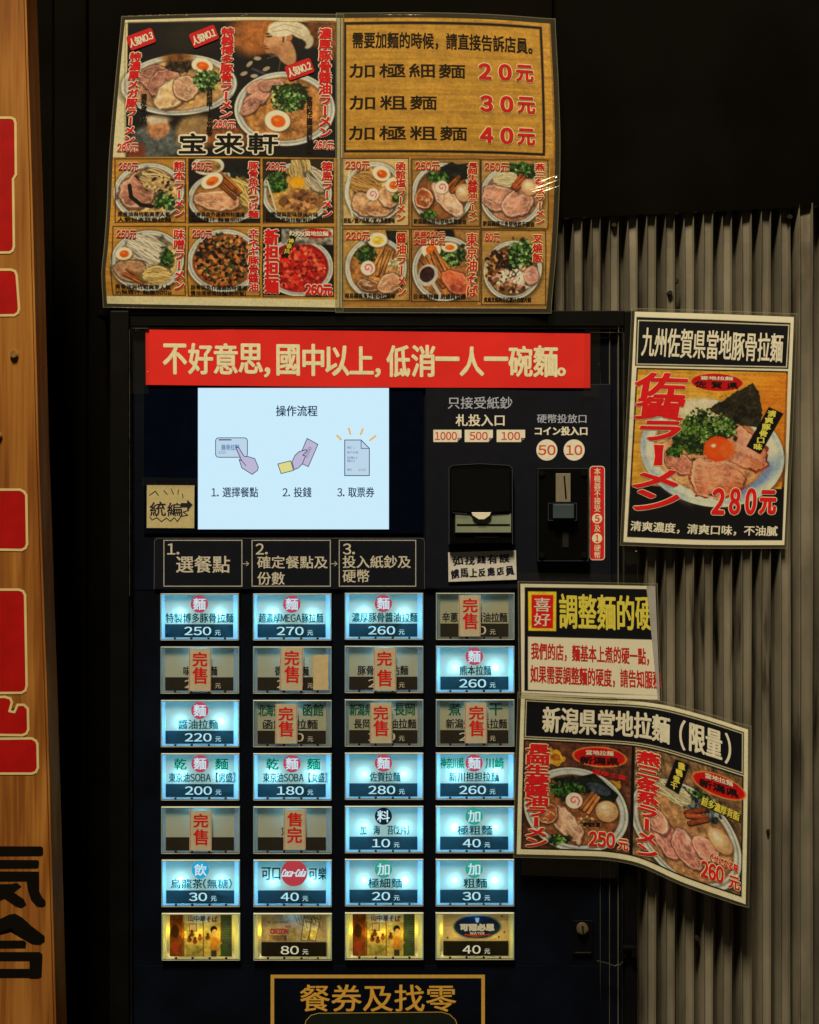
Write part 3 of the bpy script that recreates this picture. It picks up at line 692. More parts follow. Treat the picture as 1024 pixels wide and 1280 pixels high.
rc = [(431, 550), (451.5, 550), (461.8, 560.5), (461.8, 594.5), (431, 594.5)]
shape(fs, A['c'], rc, .0001); stroke(fs, A['n'], rc, 1., .0002, True); stroke(fs, A['n'], [(451.5, 550), (451.5, 560.5), (461.8, 560.5)], .8, .00025)
for y, a, b in ((559.5, '單號：1', 443), (565.5, '客戶內容', 448), (572, '拉麵x1', 447), (576, '麵x1', 444), (587, '總計', 440)): T(fs, A['b'], a, 434, y - 1.6, b, y + 1.6, 0, .0003)
T(fs, A['b'], '$120', 448, 585.5, 457, 588.8, 0, .0003)
for y in (569, 582): stroke(fs, A['g'], [(434, y), (457, y)], .5, .0003)
for p, q in (((421.5, 544.5), (426.5, 549.5)), ((436, 535.5), (438, 542.5)), ((453.5, 536.5), (451, 543)), ((469.5, 545), (462.5, 550.5))): stroke(fs, A['o'], [p, q], 2.2, .0002)
for a in A.values(): a.done()

# ---- payment plate
pay = box('payment_plate', mc, M_plate, 532, 480, 764, 736, -.0024, .004, .0007)
fp = Flat(-.0024)
I_cream = ink(206, 190, 150); I_grey = ink(150, 146, 132); I_red = ink(176, 40, 24); I_wht = ink(215, 200, 160); I_gold = ink(176, 132, 44)
a1 = Acc('lettering', I_cream, pay); a2 = Acc('thin_lettering', I_grey, pay); a3 = Acc('value_label', ink(206, 186, 136), pay); a4 = Acc('value_lettering', ink(178, 66, 32), pay); ar = Acc('red_label', ink(178, 30, 24), pay)
T(fp, a2, '只接受紙鈔', 560, 496, 640.5, 511, .15); T(fp, a1, '札投入口', 570, 518, 630.5, 532.5, .35)
T(fp, a2, '硬幣投放口', 671.5, 517.8, 733, 528.8, .15); T(fp, a1, 'コイン投入口', 669, 533.4, 734, 544, .5)
for x0, x1, t, tx in ((541.8, 577, '1000', (544, 571)), (581, 616.2, '500', (587.5, 609.5)), (621, 656.5, '100', (627, 650))):
    shape(fp, a3, [(x0, 537.2), (x1, 537.2), (x1, 547), (x1 - 5.5, 552.5), (x0, 552.5)], .0001)
    shape(fp, a4, [(x1 - 5, 547.4), (x1 - .3, 547.4), (x1 - 5, 552)], .0001); T(fp, a4, t, tx[0], 540, tx[1], 549.8, .3, .0002)
for cx, t, w_ in ((683.7, '50', 10.5), (717.8, '10', 9.8)):
    shape(fp, a3, circ(cx, 562.5, 13.2), .0001); T(fp, a4, t, cx - w_, 556.4, cx + w_, 568.6, .35, .0002)
shape(fp, ar, rrect(737.5, 582.8, 755.8, 699.8, 4), .0001); stroke(fp, a3, rrect(737.5, 582.8, 755.8, 699.8, 4), .8, .00018, True)
a5 = Acc('red_label_lettering', ink(216, 176, 120), pay)
TV(fp, a5, '本機器不接受', 746.8, 584.5, 640, 8.4, .1, .0002); TV(fp, a5, '及', 746.8, 655.5, 665, 8.4, .1, .0002); TV(fp, a5, '硬幣', 746.8, 680.5, 698.5, 8.4, .1, .0002)
for cy, t in ((648.2, '5'), (673, '1')):
    shape(fp, a5, circ(746.5, cy, 6.3), .0002); T(fp, ar, t, 743.9 + (1 if t == '1' else 0), cy - 4.2, 749.3 - (1 if t == '1' else 0), cy + 4.2, .4, .0003)
for a in (a1, a2, a3, a4, ar, a5): a.done()
# bill acceptor
ba = prism('bill_acceptor', mc, M_plastic, [(561, 584), (566, 580.5), (600, 578.5), (636, 580.5), (640.8, 584), (641.3, 680), (561, 681)], -.0095, -.002, .0012)
prism('visor', ba, pm('smoked_plastic', (.005, .006, .008), .18, var=.1), [(564.5, 586), (637.5, 586), (638.2, 640), (616, 641.5), (600.5, 650), (586, 641.5), (564.5, 640)], -.0125, -.0098, .001)
box('slot_tray', ba, pm('smoky_translucent_plastic', ref(112, 112, 78), .25, var=.12), 569, 642, 639.3, 666, -.0112, -.0097, .0005)
box('slot', ba, M_black, 571, 655, 637.5, 656.4, -.0116, -.01125, 0)
prism('arrow_marker', ba, pm('cream_plastic', ref(226, 214, 176), .4), [(589.5, 640.5), (614, 640.5), (612.5, 644.5), (605.5, 649.3), (598.5, 649.3), (591, 644.5)], -.0138, -.0124, .0003)
box('seam', ba, M_edge, 594, 671, 624, 671.8, -.0098, -.0096, 0)
# coin acceptor
ca = box('coin_acceptor', mc, M_plastic, 671.5, 584.5, 736.5, 702, -.0085, -.002, .0015)
box('metal_slot_plate', ca, M_chrome, 695, 591.8, 713.3, 627.5, -.0105, -.0088, .0003)
prism('coin_slot', ca, M_black, [(704.6, 595), (706.5, 595), (708.6, 623), (706.6, 623)], -.0108, -.01055)
box('return_lever', ca, M_black, 684.8, 628.5, 721.5, 651, -.0120, -.0088, .0006)
box('lever_face', ca, pm('grey_green_plastic', ref(52, 58, 50), .35, var=.15), 691.5, 630.3, 717.8, 648.3, -.0145, -.0122, .0008)
box('return_slot', ca, pm('slot_void', (.001, .001, .001), .9), 703.3, 653, 710.8, 684, -.0089, -.0086, 0)
a9 = Acc('moulding_highlight', ink(54, 54, 54), mc); stroke(Flat(-.0098), a9, [(561.4, 680), (561.4, 585), (566, 581.5), (600, 579.5), (636, 581.5), (640.4, 585), (640.8, 680)], .7, 0.); stroke(Flat(-.0126), a9, [(566, 641), (584, 642)], .6, .0002); frame(Flat(-.0086), a9, 672.6, 585.6, 735.4, 701, .5, 0.)  # pale strokes painted as highlights along the acceptor edges
frame(Flat(-.0120), a9, 685.4, 629, 721, 650.4, .5, .0001); frame(Flat(-.0112), a9, 569.4, 642.4, 639, 665.6, .5, .0001); a9.done()
for px, py in ((677.3, 591.5), (730.5, 591.5), (677.3, 694), (730.5, 694)): prism('screw', ca, pm('dark_screw_head', (.02, .02, .022), .3, .7), circ(px, py, 4, n=14), -.0098, -.0086, .0005)

# ---- instruction plate
ip = box('instruction_plate', mc, M_plate, 192.5, 672.3, 531, 736.5, -.0018, .004, .0005)
fi = Flat(-.0018); a1 = Acc('lettering', ink(172, 156, 116), ip); a2 = Acc('step_frame', ink(150, 138, 106), ip); a0 = Acc('plate_outline', ink(70, 66, 58), ip)
for x0, x1 in ((205, 302.5), (315.2, 413), (424.2, 519.8)): frame(fi, a2, x0, 675.4, x1, 732.7, 1.1)
for x in (303.5, 414): stroke(fi, a2, [(x, 704.6), (x + 7.5, 704.6)], .9, .0001); stroke(fi, a2, [(x + 4.5, 702), (x + 7.5, 704.6), (x + 4.5, 707.2)], .9, .00013)
stroke(fi, a0, [(192.8, 736), (193.2, 676), (197, 672.8), (528, 672.8), (530.8, 676), (530.8, 736)], .7, .0001)
T(fi, a1, '1.', 209.3, 679.5, 224, 693, .3); T(fi, a1, '選餐點', 220.5, 695, 287.3, 715.8, .35)
T(fi, a1, '2.', 320, 679.5, 334.5, 693, .3); T(fi, a1, '確定餐點及', 321.7, 695, 409.5, 710.5, .25); T(fi, a1, '份數', 322, 715, 355.8, 731, .25)
T(fi, a1, '3.', 429, 679.5, 443.5, 693, .3); T(fi, a1, '投入紙鈔及', 428.6, 694.5, 513.5, 710, .25); T(fi, a1, '硬幣', 428.6, 712, 461.8, 728, .25)
for a in (a1, a2, a0): a.done()

# ---- buttons
M_tray = pm('grey_reflector', (.68, .70, .72), .6); M_card = backlit('translucent_label_card', (.66, .67, .53), .46, var=.1); M_diff = backlit('clear_rim_diffuser', (.84, .92, .94), .88, var=.14)
def tint(name, col, diff, k=.25):
    m = bpy.data.materials.new(name); m.use_nodes = True; nt = m.node_tree; n = nt.nodes; n.clear(); o = n.new('ShaderNodeOutputMaterial')
    t = n.new('ShaderNodeBsdfTransparent'); t.inputs[0].default_value = (*col, 1); d = n.new('ShaderNodeBsdfDiffuse'); d.inputs[0].default_value = (*diff, 1)
    no = n.new('ShaderNodeTexNoise'); no.inputs['Scale'].default_value = 260; mr = n.new('ShaderNodeMapRange'); mr.inputs['To Min'].default_value = k * .7; mr.inputs['To Max'].default_value = k * 1.3
    mx = n.new('ShaderNodeMixShader'); nt.links.new(no.outputs[0], mr.inputs[0]); nt.links.new(mr.outputs[0], mx.inputs[0]); nt.links.new(t.outputs[0], mx.inputs[1]); nt.links.new(d.outputs[0], mx.inputs[2]); nt.links.new(mx.outputs[0], o.inputs[0]); return m
M_band = tint('dark_price_band', (.33, .46, .54), (.012, .012, .013)); M_bandoff = pm('charcoal_band', (.022, .020, .019), .5)
M_lens = film('clear_button_cover', .05, .8, .0001, 30); M_tab = pm('black_tab', (.004, .004, .005), .4)
L_ink = tint('teal_black_ink', (.50, .66, .68), (.03, .05, .05), .12); L_red = tint('red_film', (.9, .12, .20), (.45, .05, .06), .3); L_grn = tint('green_film', (.08, .62, .42), (.02, .2, .1), .15); L_blu = tint('blue_film', (.04, .55, .85), (.02, .15, .3), .15); L_blk = tint('black_film', (.05, .06, .08), (.01, .01, .01), .3); L_cok = tint('cola_red_film', (.95, .10, .12), (.5, .03, .03), .3)
L_wht = emis('backlit_white_digits', (.52, .83, .92), .95); L_ylw = emis('backlit_cream_digits', (.80, .74, .50), .75); D_wht = ink(176, 160, 122); D_ink = ink(38, 34, 28); D_grn = ink(20, 78, 48); D_brn = ink(120, 40, 30)
YCARD = -.0008
G_grn = tint('green_ink', (.25, .80, .66), (.02, .2, .1), .08)
L_red = emis('backlit_red', (.46, .06, .115)); L_grn = emis('backlit_green', (.025, .36, .27)); L_blu = emis('backlit_blue', (.015, .38, .66)); L_cok = emis('backlit_cola_red', (.45, .045, .06))
proto = {}
def pbox_mesh(name, m, parts, bev=0):
    bm = bmesh.new()
    for x0, y0, x1, y1, ya, yb in parts: bm_box(bm, (x0 * S, ya, -y1 * S), (x1 * S, yb, -y0 * S), bev)
    me = bpy.data.meshes.new(name); bm.to_mesh(me); bm.free(); me.materials.append(m); proto[name] = me
pbox_mesh('menu_button', M_tray, [(-48.8, -29, -48, 29, -.0030, .018), (48, -29, 48.8, 29, -.0030, .018), (-47.95, -29, 47.95, -28.3, -.0030, .018), (-47.95, 28.3, 47.95, 29, -.0030, .018), (-47.95, -28.2, 47.95, 28.2, .0172, .018)])
pbox_mesh('label_card', M_card, [(-43.5, -27.4, 41.5, 9, YCARD, YCARD + .00025)])
def plane_mesh(name, m, rects, Y):
    V, F = [], []
    for x0, y0, x1, y1 in rects:
        k = len(V); V += [(x0 * S, Y, -y1 * S), (x1 * S, Y, -y1 * S), (x1 * S, Y, -y0 * S), (x0 * S, Y, -y0 * S)]; F.append((k, k + 1, k + 2, k + 3))
    me = bpy.data.meshes.new(name); me.from_pydata(V, [], F); me.materials.append(m); proto[name] = me
plane_mesh('label_card', M_card, [(-43.5, -27.4, 41.5, 25.6)], YCARD)
plane_mesh('rim_diffuser', M_diff, [(-48, -28.3, -43.6, 28.3), (41.6, -28.3, 48, 28.3), (-43.5, 25.7, 41.5, 28.3), (-43.5, -28.3, 41.5, -27.5)], YCARD - .0004)
pbox_mesh('price_band', M_band, [(-43.5, 9, 41.5, 25.4, YCARD - .0007, YCARD - .0004)])
me = proto['price_band'].copy(); me.materials.clear(); me.materials.append(M_bandoff); proto['price_band_off'] = me
pbox_mesh('tab', M_tab, [(x - 1.3, 25.6, x + 1.3, 28.9, -.0029, -.0014) for x in (-31, -10.5, 11, 31.5)] + [(-47.9, 27.9, 47.9, 28.7, -.0029, -.0014)])
plane_mesh('cover', M_lens, [(-48, -28.4, 48, 28.3)], -.0026)
pbox_mesh('cover_rim', tint('pale_plastic_edge', (.75, .9, .95), (.30, .40, .42), .14), [(-48.6, -28.8, -47.4, 28.8, -.0036, -.0028), (47.4, -28.8, 48.6, 28.8, -.0036, -.0028), (-47.3, -28.8, 47.3, -27.8, -.0036, -.0028)])
def point_lamp(px, py, power, col, parent, Y=.0042, r=.0012):  # serves the button LEDs and the added fill points
    l = bpy.data.lights.new('button_and_fill_lamp', 'POINT'); l.energy = power; l.color = col; l.shadow_soft_size = r
    o = bpy.data.objects.new('button_and_fill_lamp', l); COL.objects.link(o); o.parent = parent
    k = S; o.location = Vector(((px - 512) * k, Y, ZC + (640 - py) * k)) - WL[parent]
CY = (.20, .62, 1.0); CY2 = (.06, .50, 1.0)
# row, col: emblem, name lines, price, state
BT = {
 (0, 0): ('r', '麵', '特製博多豚骨拉麵', -43, 42, '250', 1), (0, 1): ('r', '麵', '超濃厚MEGA豚拉麵', -42, 38, '270', 1), (0, 2): ('r', '麵', '濃厚豚骨醬油拉麵', -40, 42, '260', 1), (0, 3): (None, '', '辛蔥豚骨醬油拉麵', -41, 40, '240', 0),
 (1, 0): (None, '', '味噌\u3000拉麵', -21, 21, '240', 0), (1, 1): (None, '', '德島\u3000拉麵', -22, 20, '260', 0), (1, 2): (None, '', '豚骨魚介沾麵', -33, 30, '240', 0), (1, 3): ('r', '麵', '熊本拉麵', -19, 20, '260', 1),
 (2, 0): ('r', '麵', '醬油拉麵', -28, 22, '220', 1), (2, 1): ('g2', ('北海道', '函館'), '函館鹽拉麵', -37, 31, '230', 0), (2, 2): ('g2', ('新潟県', '長岡'), '長岡生薑油拉麵', -38, 40, '250', 0), (2, 3): ('g2', ('煮', '干'), '新潟煮干系拉麵', -36, 40, '260', 0),
 (3, 0): ('rg', ('乾', '麵'), '東京油SOBA【男盛】', -40, 43, '200', 1), (3, 1): ('rg', ('乾', '麵'), '東京油SOBA【女盛】', -37, 43, '180', 1), (3, 2): ('r', '麵', '佐賀拉麵', -18, 20, '280', 1), (3, 3): ('rg', ('神奈川県', '川崎'), '新川担担拉麵', -32, 30, '260', 1),
 (4, 0): (None, '', '', 0, 0, '', 0), (4, 1): (None, '', '丈', -14, -9, '', 0), (4, 2): ('k', '料', '加\u3000海\u3000苔(2片)', -30, 31, '10', 1), (4, 3): ('g', '加', '極粗麵', -22, 22, '40', 1),
 (5, 0): ('b', '飲', '烏龍茶(無糖)', -38, 38, '30', 1), (5, 1): ('c', ('可口', '可樂'), '', 0, 0, '40', 1), (5, 2): ('g', '加', '極細麵', -20, 22, '20', 1), (5, 3): ('g', '加', '粗麵', -14, 15, '30', 1),
 (6, 0): ('shop', '', '', 0, 0, '', 2), (6, 1): ('beer', '', '', 0, 0, '80', 2), (6, 2): ('shop', '', '', 0, 0, '', 2), (6, 3): ('calp', '', '', 0, 0, '40', 2)}
M_cardpic = backlit('translucent_picture_card', (1, 1, 1), .55, attr=True)
M_edgey = None
class Lin(Canvas):
    def reflectance(s): return np.clip(lin(np.clip(s.C, 0, 255)) , .004, .85)
def pic_card(kind, cx, cy, parent):
    x0, y0, x1, y1 = cx - 39.5, cy - 27.4, cx + (38 if kind == 'shop' else 43), cy + 25.6
    sh = Sheet([(x0, y0), (x1, y0)], [(x0, y1), (x1, y1)], [(x0, y0), (x0, y1)], [(x1, y0), (x1, y1)], lambda a, b: YCARD + 0 * a)
    c = Lin(sh, 1.6, (200, 190, 150))
    r = lambda a, b, d, e, col, **k: c.rect(cx + a, cy + b, cx + d, cy + e, col, **k); l = lambda pts, w_, col, **k: c.line([(cx + a, cy + b) for a, b in pts], w_, col, **k); e = lambda a, b, rx, ry, col, **k: c.ell(cx + a, cy + b, rx, ry, col, **k)
    if kind == 'shop':
        r(-40, -28, 40, 27, (190, 170, 110)); r(-40, -28, -23, 27, (112, 60, 30), nz=.2); r(24, -28, 40, 27, (66, 84, 80), nz=.1)
        for y in range(-26, 26, 3): l([(24, y), (38, y)], .6, (40, 52, 50))
        r(-21, -28, 24, -17, (200, 190, 165)); r(-21, -16, 2, 25, (196, 180, 110), nz=.2); r(3, -16, 24, 25, (190, 174, 104), nz=.2)
        for x in (-22, 2.3, 24.5): l([(x, -17), (x, 26)], 1.2, (90, 56, 24))
        r(-14, -14, -6, -6, (190, 170, 140)); c.frame(cx - 15, cy - 15, cx - 6, cy - 6, .8, (90, 40, 30)); e(-33, -6, 5, 8, (52, 34, 22)); e(-33, 14, 5, 7, (150, 60, 40))
        for a, b in ((-15, 5), (-8, 7), (-2, 3), (8, 2), (-12, -2)): e(a, b, 3, 3, (120, 60, 30), nz=.3); e(a, b - 4, 1.6, 1.8, (60, 36, 20))
        e(15.5, -8, 4.2, 4.6, (24, 18, 14)); e(16.5, -4.5, 3.4, 4, (214, 170, 120)); r(11, 1, 20, 18, (206, 140, 60), nz=.1); r(12, 18, 19, 26, (60, 60, 70)); l([(19, 4), (25, 9)], 2, (206, 140, 60))
        e(28, 17, 3.5, 8, (60, 90, 60)); r(-20, 12, 1, 25, (170, 160, 96), nz=.2)
    elif kind == 'beer':
        r(-40, -28, 44, 7.5, (176, 160, 146), nz=.12); r(-40, 7.5, 44, 27, (34, 30, 30)); r(-6, -10, 4, 6, (150, 140, 110), nz=.2); r(-30, -1, -8, 6, (120, 100, 90), nz=.4)
        for dx in (10, 20): c.poly([(cx + dx + 4, cy - 24), (cx + dx + 14, cy - 20), (cx + dx + 8, cy + 6), (cx + dx, cy + 5)], (206, 198, 176), nz=.25); l([(dx + 4, -24), (dx + 14, -20), (dx + 8, 6), (dx, 5), (dx + 4, -24)], .9, (70, 60, 56)); c.poly([(cx + dx + 3, cy - 8), (cx + dx + 11, cy - 6), (cx + dx + 7, cy + 4), (cx + dx + 1, cy + 3)], (196, 176, 110), nz=.2)
        for k in range(9): l([(2 + k * 4, -26 + (k % 3)), (6 + k * 4, -16 + (k % 4) * 2)], .8, (60, 54, 56), op=.7)
    else:
        r(-40, -28, 44, 7, (196, 180, 160), nz=.04); r(-40, 7, 44, 27, (34, 32, 30))
        l([(-40, -12), (44, -20)], 1, (150, 120, 100), op=.6); e(3, -10.5, 31, 15.5, (150, 140, 120)); e(3, -10.5, 29, 14, (26, 54, 104)); e(3, -10.5, 27.5, 12.7, (20, 40, 84)); c.line([(cx - 12, cy - 1), (cx + 3, cy + 1), (cx + 18, cy - 1)], 2, (170, 50, 36))
        for a, b in ((34, -24), (37, -4), (30, 2), (-34, 3)): e(a, b, 1.2, 1.2, (60, 60, 80))
        c.poly([(cx, cy - 22), (cx + 6, cy - 22), (cx + 4.5, cy - 16), (cx + 1.5, cy - 16)], (190, 200, 210))
    return sh.grid('label_card', M_cardpic, parent, canvas=c, thick=0)
def mk(name, me, cx, cy, parent):
    return link(name, me, P(cx, cy, 0), parent)
for (r, c), (em, ch, name, nx0, nx1, price, st) in BT.items():
    cx, cy = bcen[r, c]
    b = mk('menu_button', proto['menu_button'], cx, cy, mc)
    desc = {1: 'cyan backlit', 0: 'unlit', 2: 'yellow backlit'}[st]
    b['label'] = f"{desc} menu button" + (f" priced {price}" if price and st else (' showing a shop front picture' if em == 'shop' else ''))
    mk('rim_diffuser', proto['rim_diffuser'], cx, cy, b); mk('bottom_tab', proto['tab'], cx, cy, b); mk('cover', proto['cover'], cx, cy, b); mk('cover_rim', proto['cover_rim'], cx, cy, b)
    fb_ = Flat(YCARD)
    if st == 2: pic_card(em, cx, cy, b)
    else:
        mk('label_card', proto['label_card'], cx, cy, b); mk('price_band', proto['price_band' if st else 'price_band_off'], cx, cy, b)
    lit = st > 0
    aw = Acc('price_lettering', {1: L_wht, 0: D_wht, 2: L_ylw}[st], b); ai = Acc('lettering', L_ink if lit else D_ink, b); ae = Acc('emblem', {'r': L_red, 'rg': L_red, 'g': L_grn, 'b': L_blu, 'k': L_blk, 'c': L_cok}.get(em, L_red), b); ag = Acc('green_lettering', G_grn if lit else D_grn, b)
    ax = Acc('emblem_lettering', emis('backlit_white_character', (.62, .82, .92), .95), b)
    if price:
        hw = 6.2 * len(price); x1 = 13.5 if len(price) == 3 else 7; x0 = x1 - (34 if len(price) == 3 else 23)
        T(fb_, aw, price, cx + x0 + 1, cy + 12.6, cx + x1, cy + 22.8, (.3, .2), .0024)
        if em != 'c' or 1: T(fb_, aw, '元', cx + x1 + 5, cy + 16.8, cx + x1 + 12, cy + 23., .1, .0024)
    if name and em != 'c': T(fb_, ai, name, cx + nx0, cy - 4.5, cx + nx1, cy + 7.3, .42 if lit else .3, .0003)
    if em in ('r', 'rg', 'g', 'b', 'k'):
        shape(fb_, ae, circ(cx - 1, cy - 16, 10.8, 10.8), .0003)
        T(fb_, ax, ch if em not in ('rg',) else '麵', cx - 8.6, cy - 23.2, cx + 6.6, cy - 8.6, .35, .0005)
    if em == 'rg':
        l, rr = ch
        if len(l) == 1: T(fb_, ag, l, cx - 33, cy - 22.5, cx - 18, cy - 8.5, .5, .0003); T(fb_, ag, rr, cx + 18, cy - 22.5, cx + 34, cy - 8.5, .5, .0003)
        else: T(fb_, ag, l, cx - 43, cy - 22.5, cx - 13.5, cy - 9, .5, .0003); T(fb_, ag, rr, cx + 13, cy - 22.5, cx + 36, cy - 9, .5, .0003)
    if em == 'g2':
        l, rr = ch
        if len(l) == 1: T(fb_, ag, l, cx - 33, cy - 24, cx - 18, cy - 9, .4, .0003); T(fb_, ag, rr, cx + 18, cy - 24, cx + 34, cy - 9, .4, .0003)
        else: T(fb_, ag, l, cx - 43, cy - 23, cx - 15, cy - 9, .4, .0003); T(fb_, ag, rr, cx + 13, cy - 24, cx + 38, cy - 9, .4, .0003)
    if em == 'c':
        shape(fb_, ae, circ(cx + 1.5, cy - 12, 16.4), .0003)
        T(fb_, ax, 'Coca-Cola', cx - 13, cy - 17, cx + 16, cy - 7.5, .5, .0005, shear=.35)
        T(fb_, ai, '可口', cx - 39, cy - 19, cx - 16, cy - 3.5, .6, .0003); T(fb_, ai, '可樂', cx + 20, cy - 19, cx + 43, cy - 3.5, .6, .0003)
    if em == 'shop':
        ar_ = Acc('red_lettering', ink(150, 50, 30), b); T(fb_, ar_, '山中華そば', cx - 16, cy - 25.5, cx + 20, cy - 17.5, .4, .0003, rot=2); ar_.done()
    if em == 'beer':
        ar_ = Acc('red_lettering', ink(150, 50, 40), b); T(fb_, ar_, 'SUPER', cx - 10, cy - 13, cx - 2, cy - 10.5, .2, .0003); T(fb_, ar_, 'ORION', cx - 28, cy - 9, cx - 6, cy - 2.5, .7, .0003); ar_.done()
        T(fb_, ai, 'THE SUPER PREMIUM', cx - 32, cy - 18.5, cx - 6, cy - 16, .1, .0003)
    if em == 'calp':
        ax2 = Acc('logo_lettering', ink(226, 226, 216), b); T(fb_, ax2, '可爾必思', cx - 18, cy - 14, cx + 24, cy - 6, .8, .0003); T(fb_, ax2, 'WATER', cx - 6, cy - 4, cx + 12, cy - 1, .2, .0003); ax2.done()
    for a in (aw, ai, ae, ag, ax): a.done()
    if st == 1: [point_lamp(cx + dx, cy - 2.5, random.uniform(.0135, .0215), CY, b) for dx in (-25, 25)]; [point_lamp(cx + dx, cy + 4, .0070, CY2, b, .0135, .002) for dx in (-42, 42)]  # outer pair is added fill to make the rim glow
    elif st == 2: kk = {0: 1, 1: .35, 2: 1, 3: .5}[c]; [point_lamp(cx + dx, cy - 3, .0040 * kk, (1, .74, .07), b) for dx in (-24, 0, 24)]; [point_lamp(cx + dx, cy + 2, .0028, (1, .66, .02), b, .0135, .002) for dx in (-43, 43)]; point_lamp(cx, cy - 26, .003, CY, b, .006, .001)  # outer warm pair is added fill for the side rims
    else: point_lamp(cx, cy - 25, {0: .002, 1: .0075, 2: .003, 4: .0075}[r], CY, b, .009, .003)  # added weak point imitates cyan light leaking in at the top

# ---- frame of the ticket outlet, lock and latch
tf = box('outlet_plate', mc, M_door, 338.5, 1218.5, 606, 1500, -.0015, -.0002, .0004)
a1 = Acc('gold_frame', ink(170, 124, 44), tf); a2 = Acc('gold_lettering', ink(180, 128, 40), tf); ft = Flat(-.0015)
frame(ft, a1, 340.6, 1220.6, 604, 1497, 4.4); T(ft, a2, '餐券及找零', 375.5, 1231, 570, 1264.5, .45)
arch = [(381, 1500), (381, 1284), (383, 1276), (389, 1269.5), (398, 1267), (552, 1265.5), (562, 1268.5), (569, 1275), (572, 1284), (572, 1500)]
stroke(ft, a1, arch, 1.6, .0003); a1.done(); a2.done()
prism('outlet_flap', tf, pm('dark_green_acrylic', (.006, .012, .009), .15, var=.2), arch, -.0017, -.0013)
lk = prism('lock', mc, pm('tarnished_steel', (.16, .14, .11), .4, .5, var=.3, scale=200), circ(728.5, 1162, 7.2, n=24), -.0055, .002, .0012)
prism('keyhole', lk, M_black, [(727.7, 1157.5), (729.5, 1157.5), (730, 1166.5), (728.2, 1166.5)], -.0062, -.00555)
box('lock_plate', mc, M_black, 716, 1151, 742, 1194, -.0018, .0, .0006); box('latch_bar', mc, M_edge, 719, 1190.5, 739, 1191.6, -.0026, -.002, .0001)
bm = bmesh.new(); pxbox(bm, 779, 1184, 796, 1188, -.014, -.008, .0008); pxbox(bm, 790, 1188.2, 797, 1197, -.014, -.008, .0008); pxbox(bm, 777, 1190, 783, 1197, -.012, -.008, .0008); bmobj('hasp', bm, M_plastic, mc)
bm = bmesh.new(); pv = [Vector(P(x, y, -.0105)) for x, y in ((746, 1201), (752, 1202.5), (760, 1204.5), (768, 1207.5), (775, 1206), (779, 1202))]
for a, b in zip(pv, pv[1:]):
    d = (b - a); M = Vector((0, 0, 1)).rotation_difference(d.normalized()).to_matrix().to_4x4(); M.translation = (a + b) / 2
    bmesh.ops.create_cone(bm, cap_ends=True, segments=8, radius1=.0006, radius2=.0006, depth=d.length, matrix=M)
bmobj('latch_wire', bm, M_edge, mc)
for px, py, cc in ((200, 1218, 0), (686, 1300, 0)): pass

# ================================================================== PAPER THINGS
def strip(name, x0, y0, x1, y1, col, Y, label, cat, group=None, rot=0., thick=.0003, curl=0.):
    cx, cy = (x0 + x1) / 2, (y0 + y1) / 2; t = math.tan(math.radians(rot))
    f = lambda x, y: (x - (y - cy) * t, y + (x - cx) * t)
    e = [f(x0, y0), f(x1, y0), f(x1, y1), f(x0, y1)]
    sh = Sheet([e[0], e[1]], [e[3], e[2]], [e[0], e[3]], [e[1], e[2]], lambda a, b: Y - curl * (((b - cy) / (y1 - y0) * 2) ** 2))
    o = sh.grid(name, ink(*col), None, res=4, thick=thick); tag(o, label, cat, group); return sh, o
slips = [((0, 3), 573.5, 744, 601, 795.5, '完售', 0, 'covering the top right button'), ((1, 0), 236, 811, 264, 864, '完售', .6, 'on the second button down in the left column'),
 ((1, 1), 350, 809, 379, 863, '完售', 1.2, 'on the unlit button that also has a blank tape'), ((1, 2), 467, 810, 495.5, 863.5, '完售', 0, 'on the second button down in the third column'),
 ((2, 1), 344, 880, 372, 929.5, '完售', .3, 'covering 道 between green 北海 and 函館'), ((2, 2), 462.5, 878.5, 490.5, 929, '完售', 0, 'over the green 新潟 長岡 button'),
 ((2, 3), 581, 878.5, 609, 929, '完售', 0, 'between the green characters 煮 and 干'), ((4, 0), 237, 1013.5, 265, 1063.5, '完售', .5, 'on the blank unlit button in the left column'), ((4, 1), 354.5, 1012, 382.5, 1062.5, '售完', .3, 'reading 售完, upside order, on the unlit fifth row')]
for (rc_, x0, y0, x1, y1, t, ro, where) in slips:
    lab = f'red {t} sold-out slip ' + where if t == '完售' else 'cream paper slip with red 售完 on a dark button in the fifth row'
    sh, o = strip('sold_out_slip', x0, y0, x1, y1, (160, 141, 97), -.0040, lab, 'paper slip', 'red sold out slips on the buttons', ro)
    a = Acc('lettering', ink(176, 26, 16), o); g = Acc('red_edge', ink(150, 60, 40), o); m_ = (x0 + x1) / 2
    k = random.uniform(-1, 1); h = y1 - y0; sp = {(1, 2): .07, (4, 0): .03}.get(rc_, 0) * h
    T(sh, a, t[0], m_ - 8.5 + k, y0 + h * .08, m_ + 9 + k, y0 + h * .41, .62, .0002); T(sh, a, t[1], m_ - 8.5 + k, y0 + h * .44 + sp, m_ + 9 + k, y0 + h * .82 + sp, .62, .0002)
    stroke(sh, g, [(x0 + 1, y0), (x0 + 1, y1)], .5, .0002); stroke(sh, g, [(x1 - 1, y0), (x1 - 1, y1)], .5, .0002); a.done(); g.done()
strip('blank_tape', 391.5, 819, 410.5, 862.5, (168, 142, 88), -.0040, 'blank piece of cream tape at the right end of an unlit button', 'tape', None, -.5)
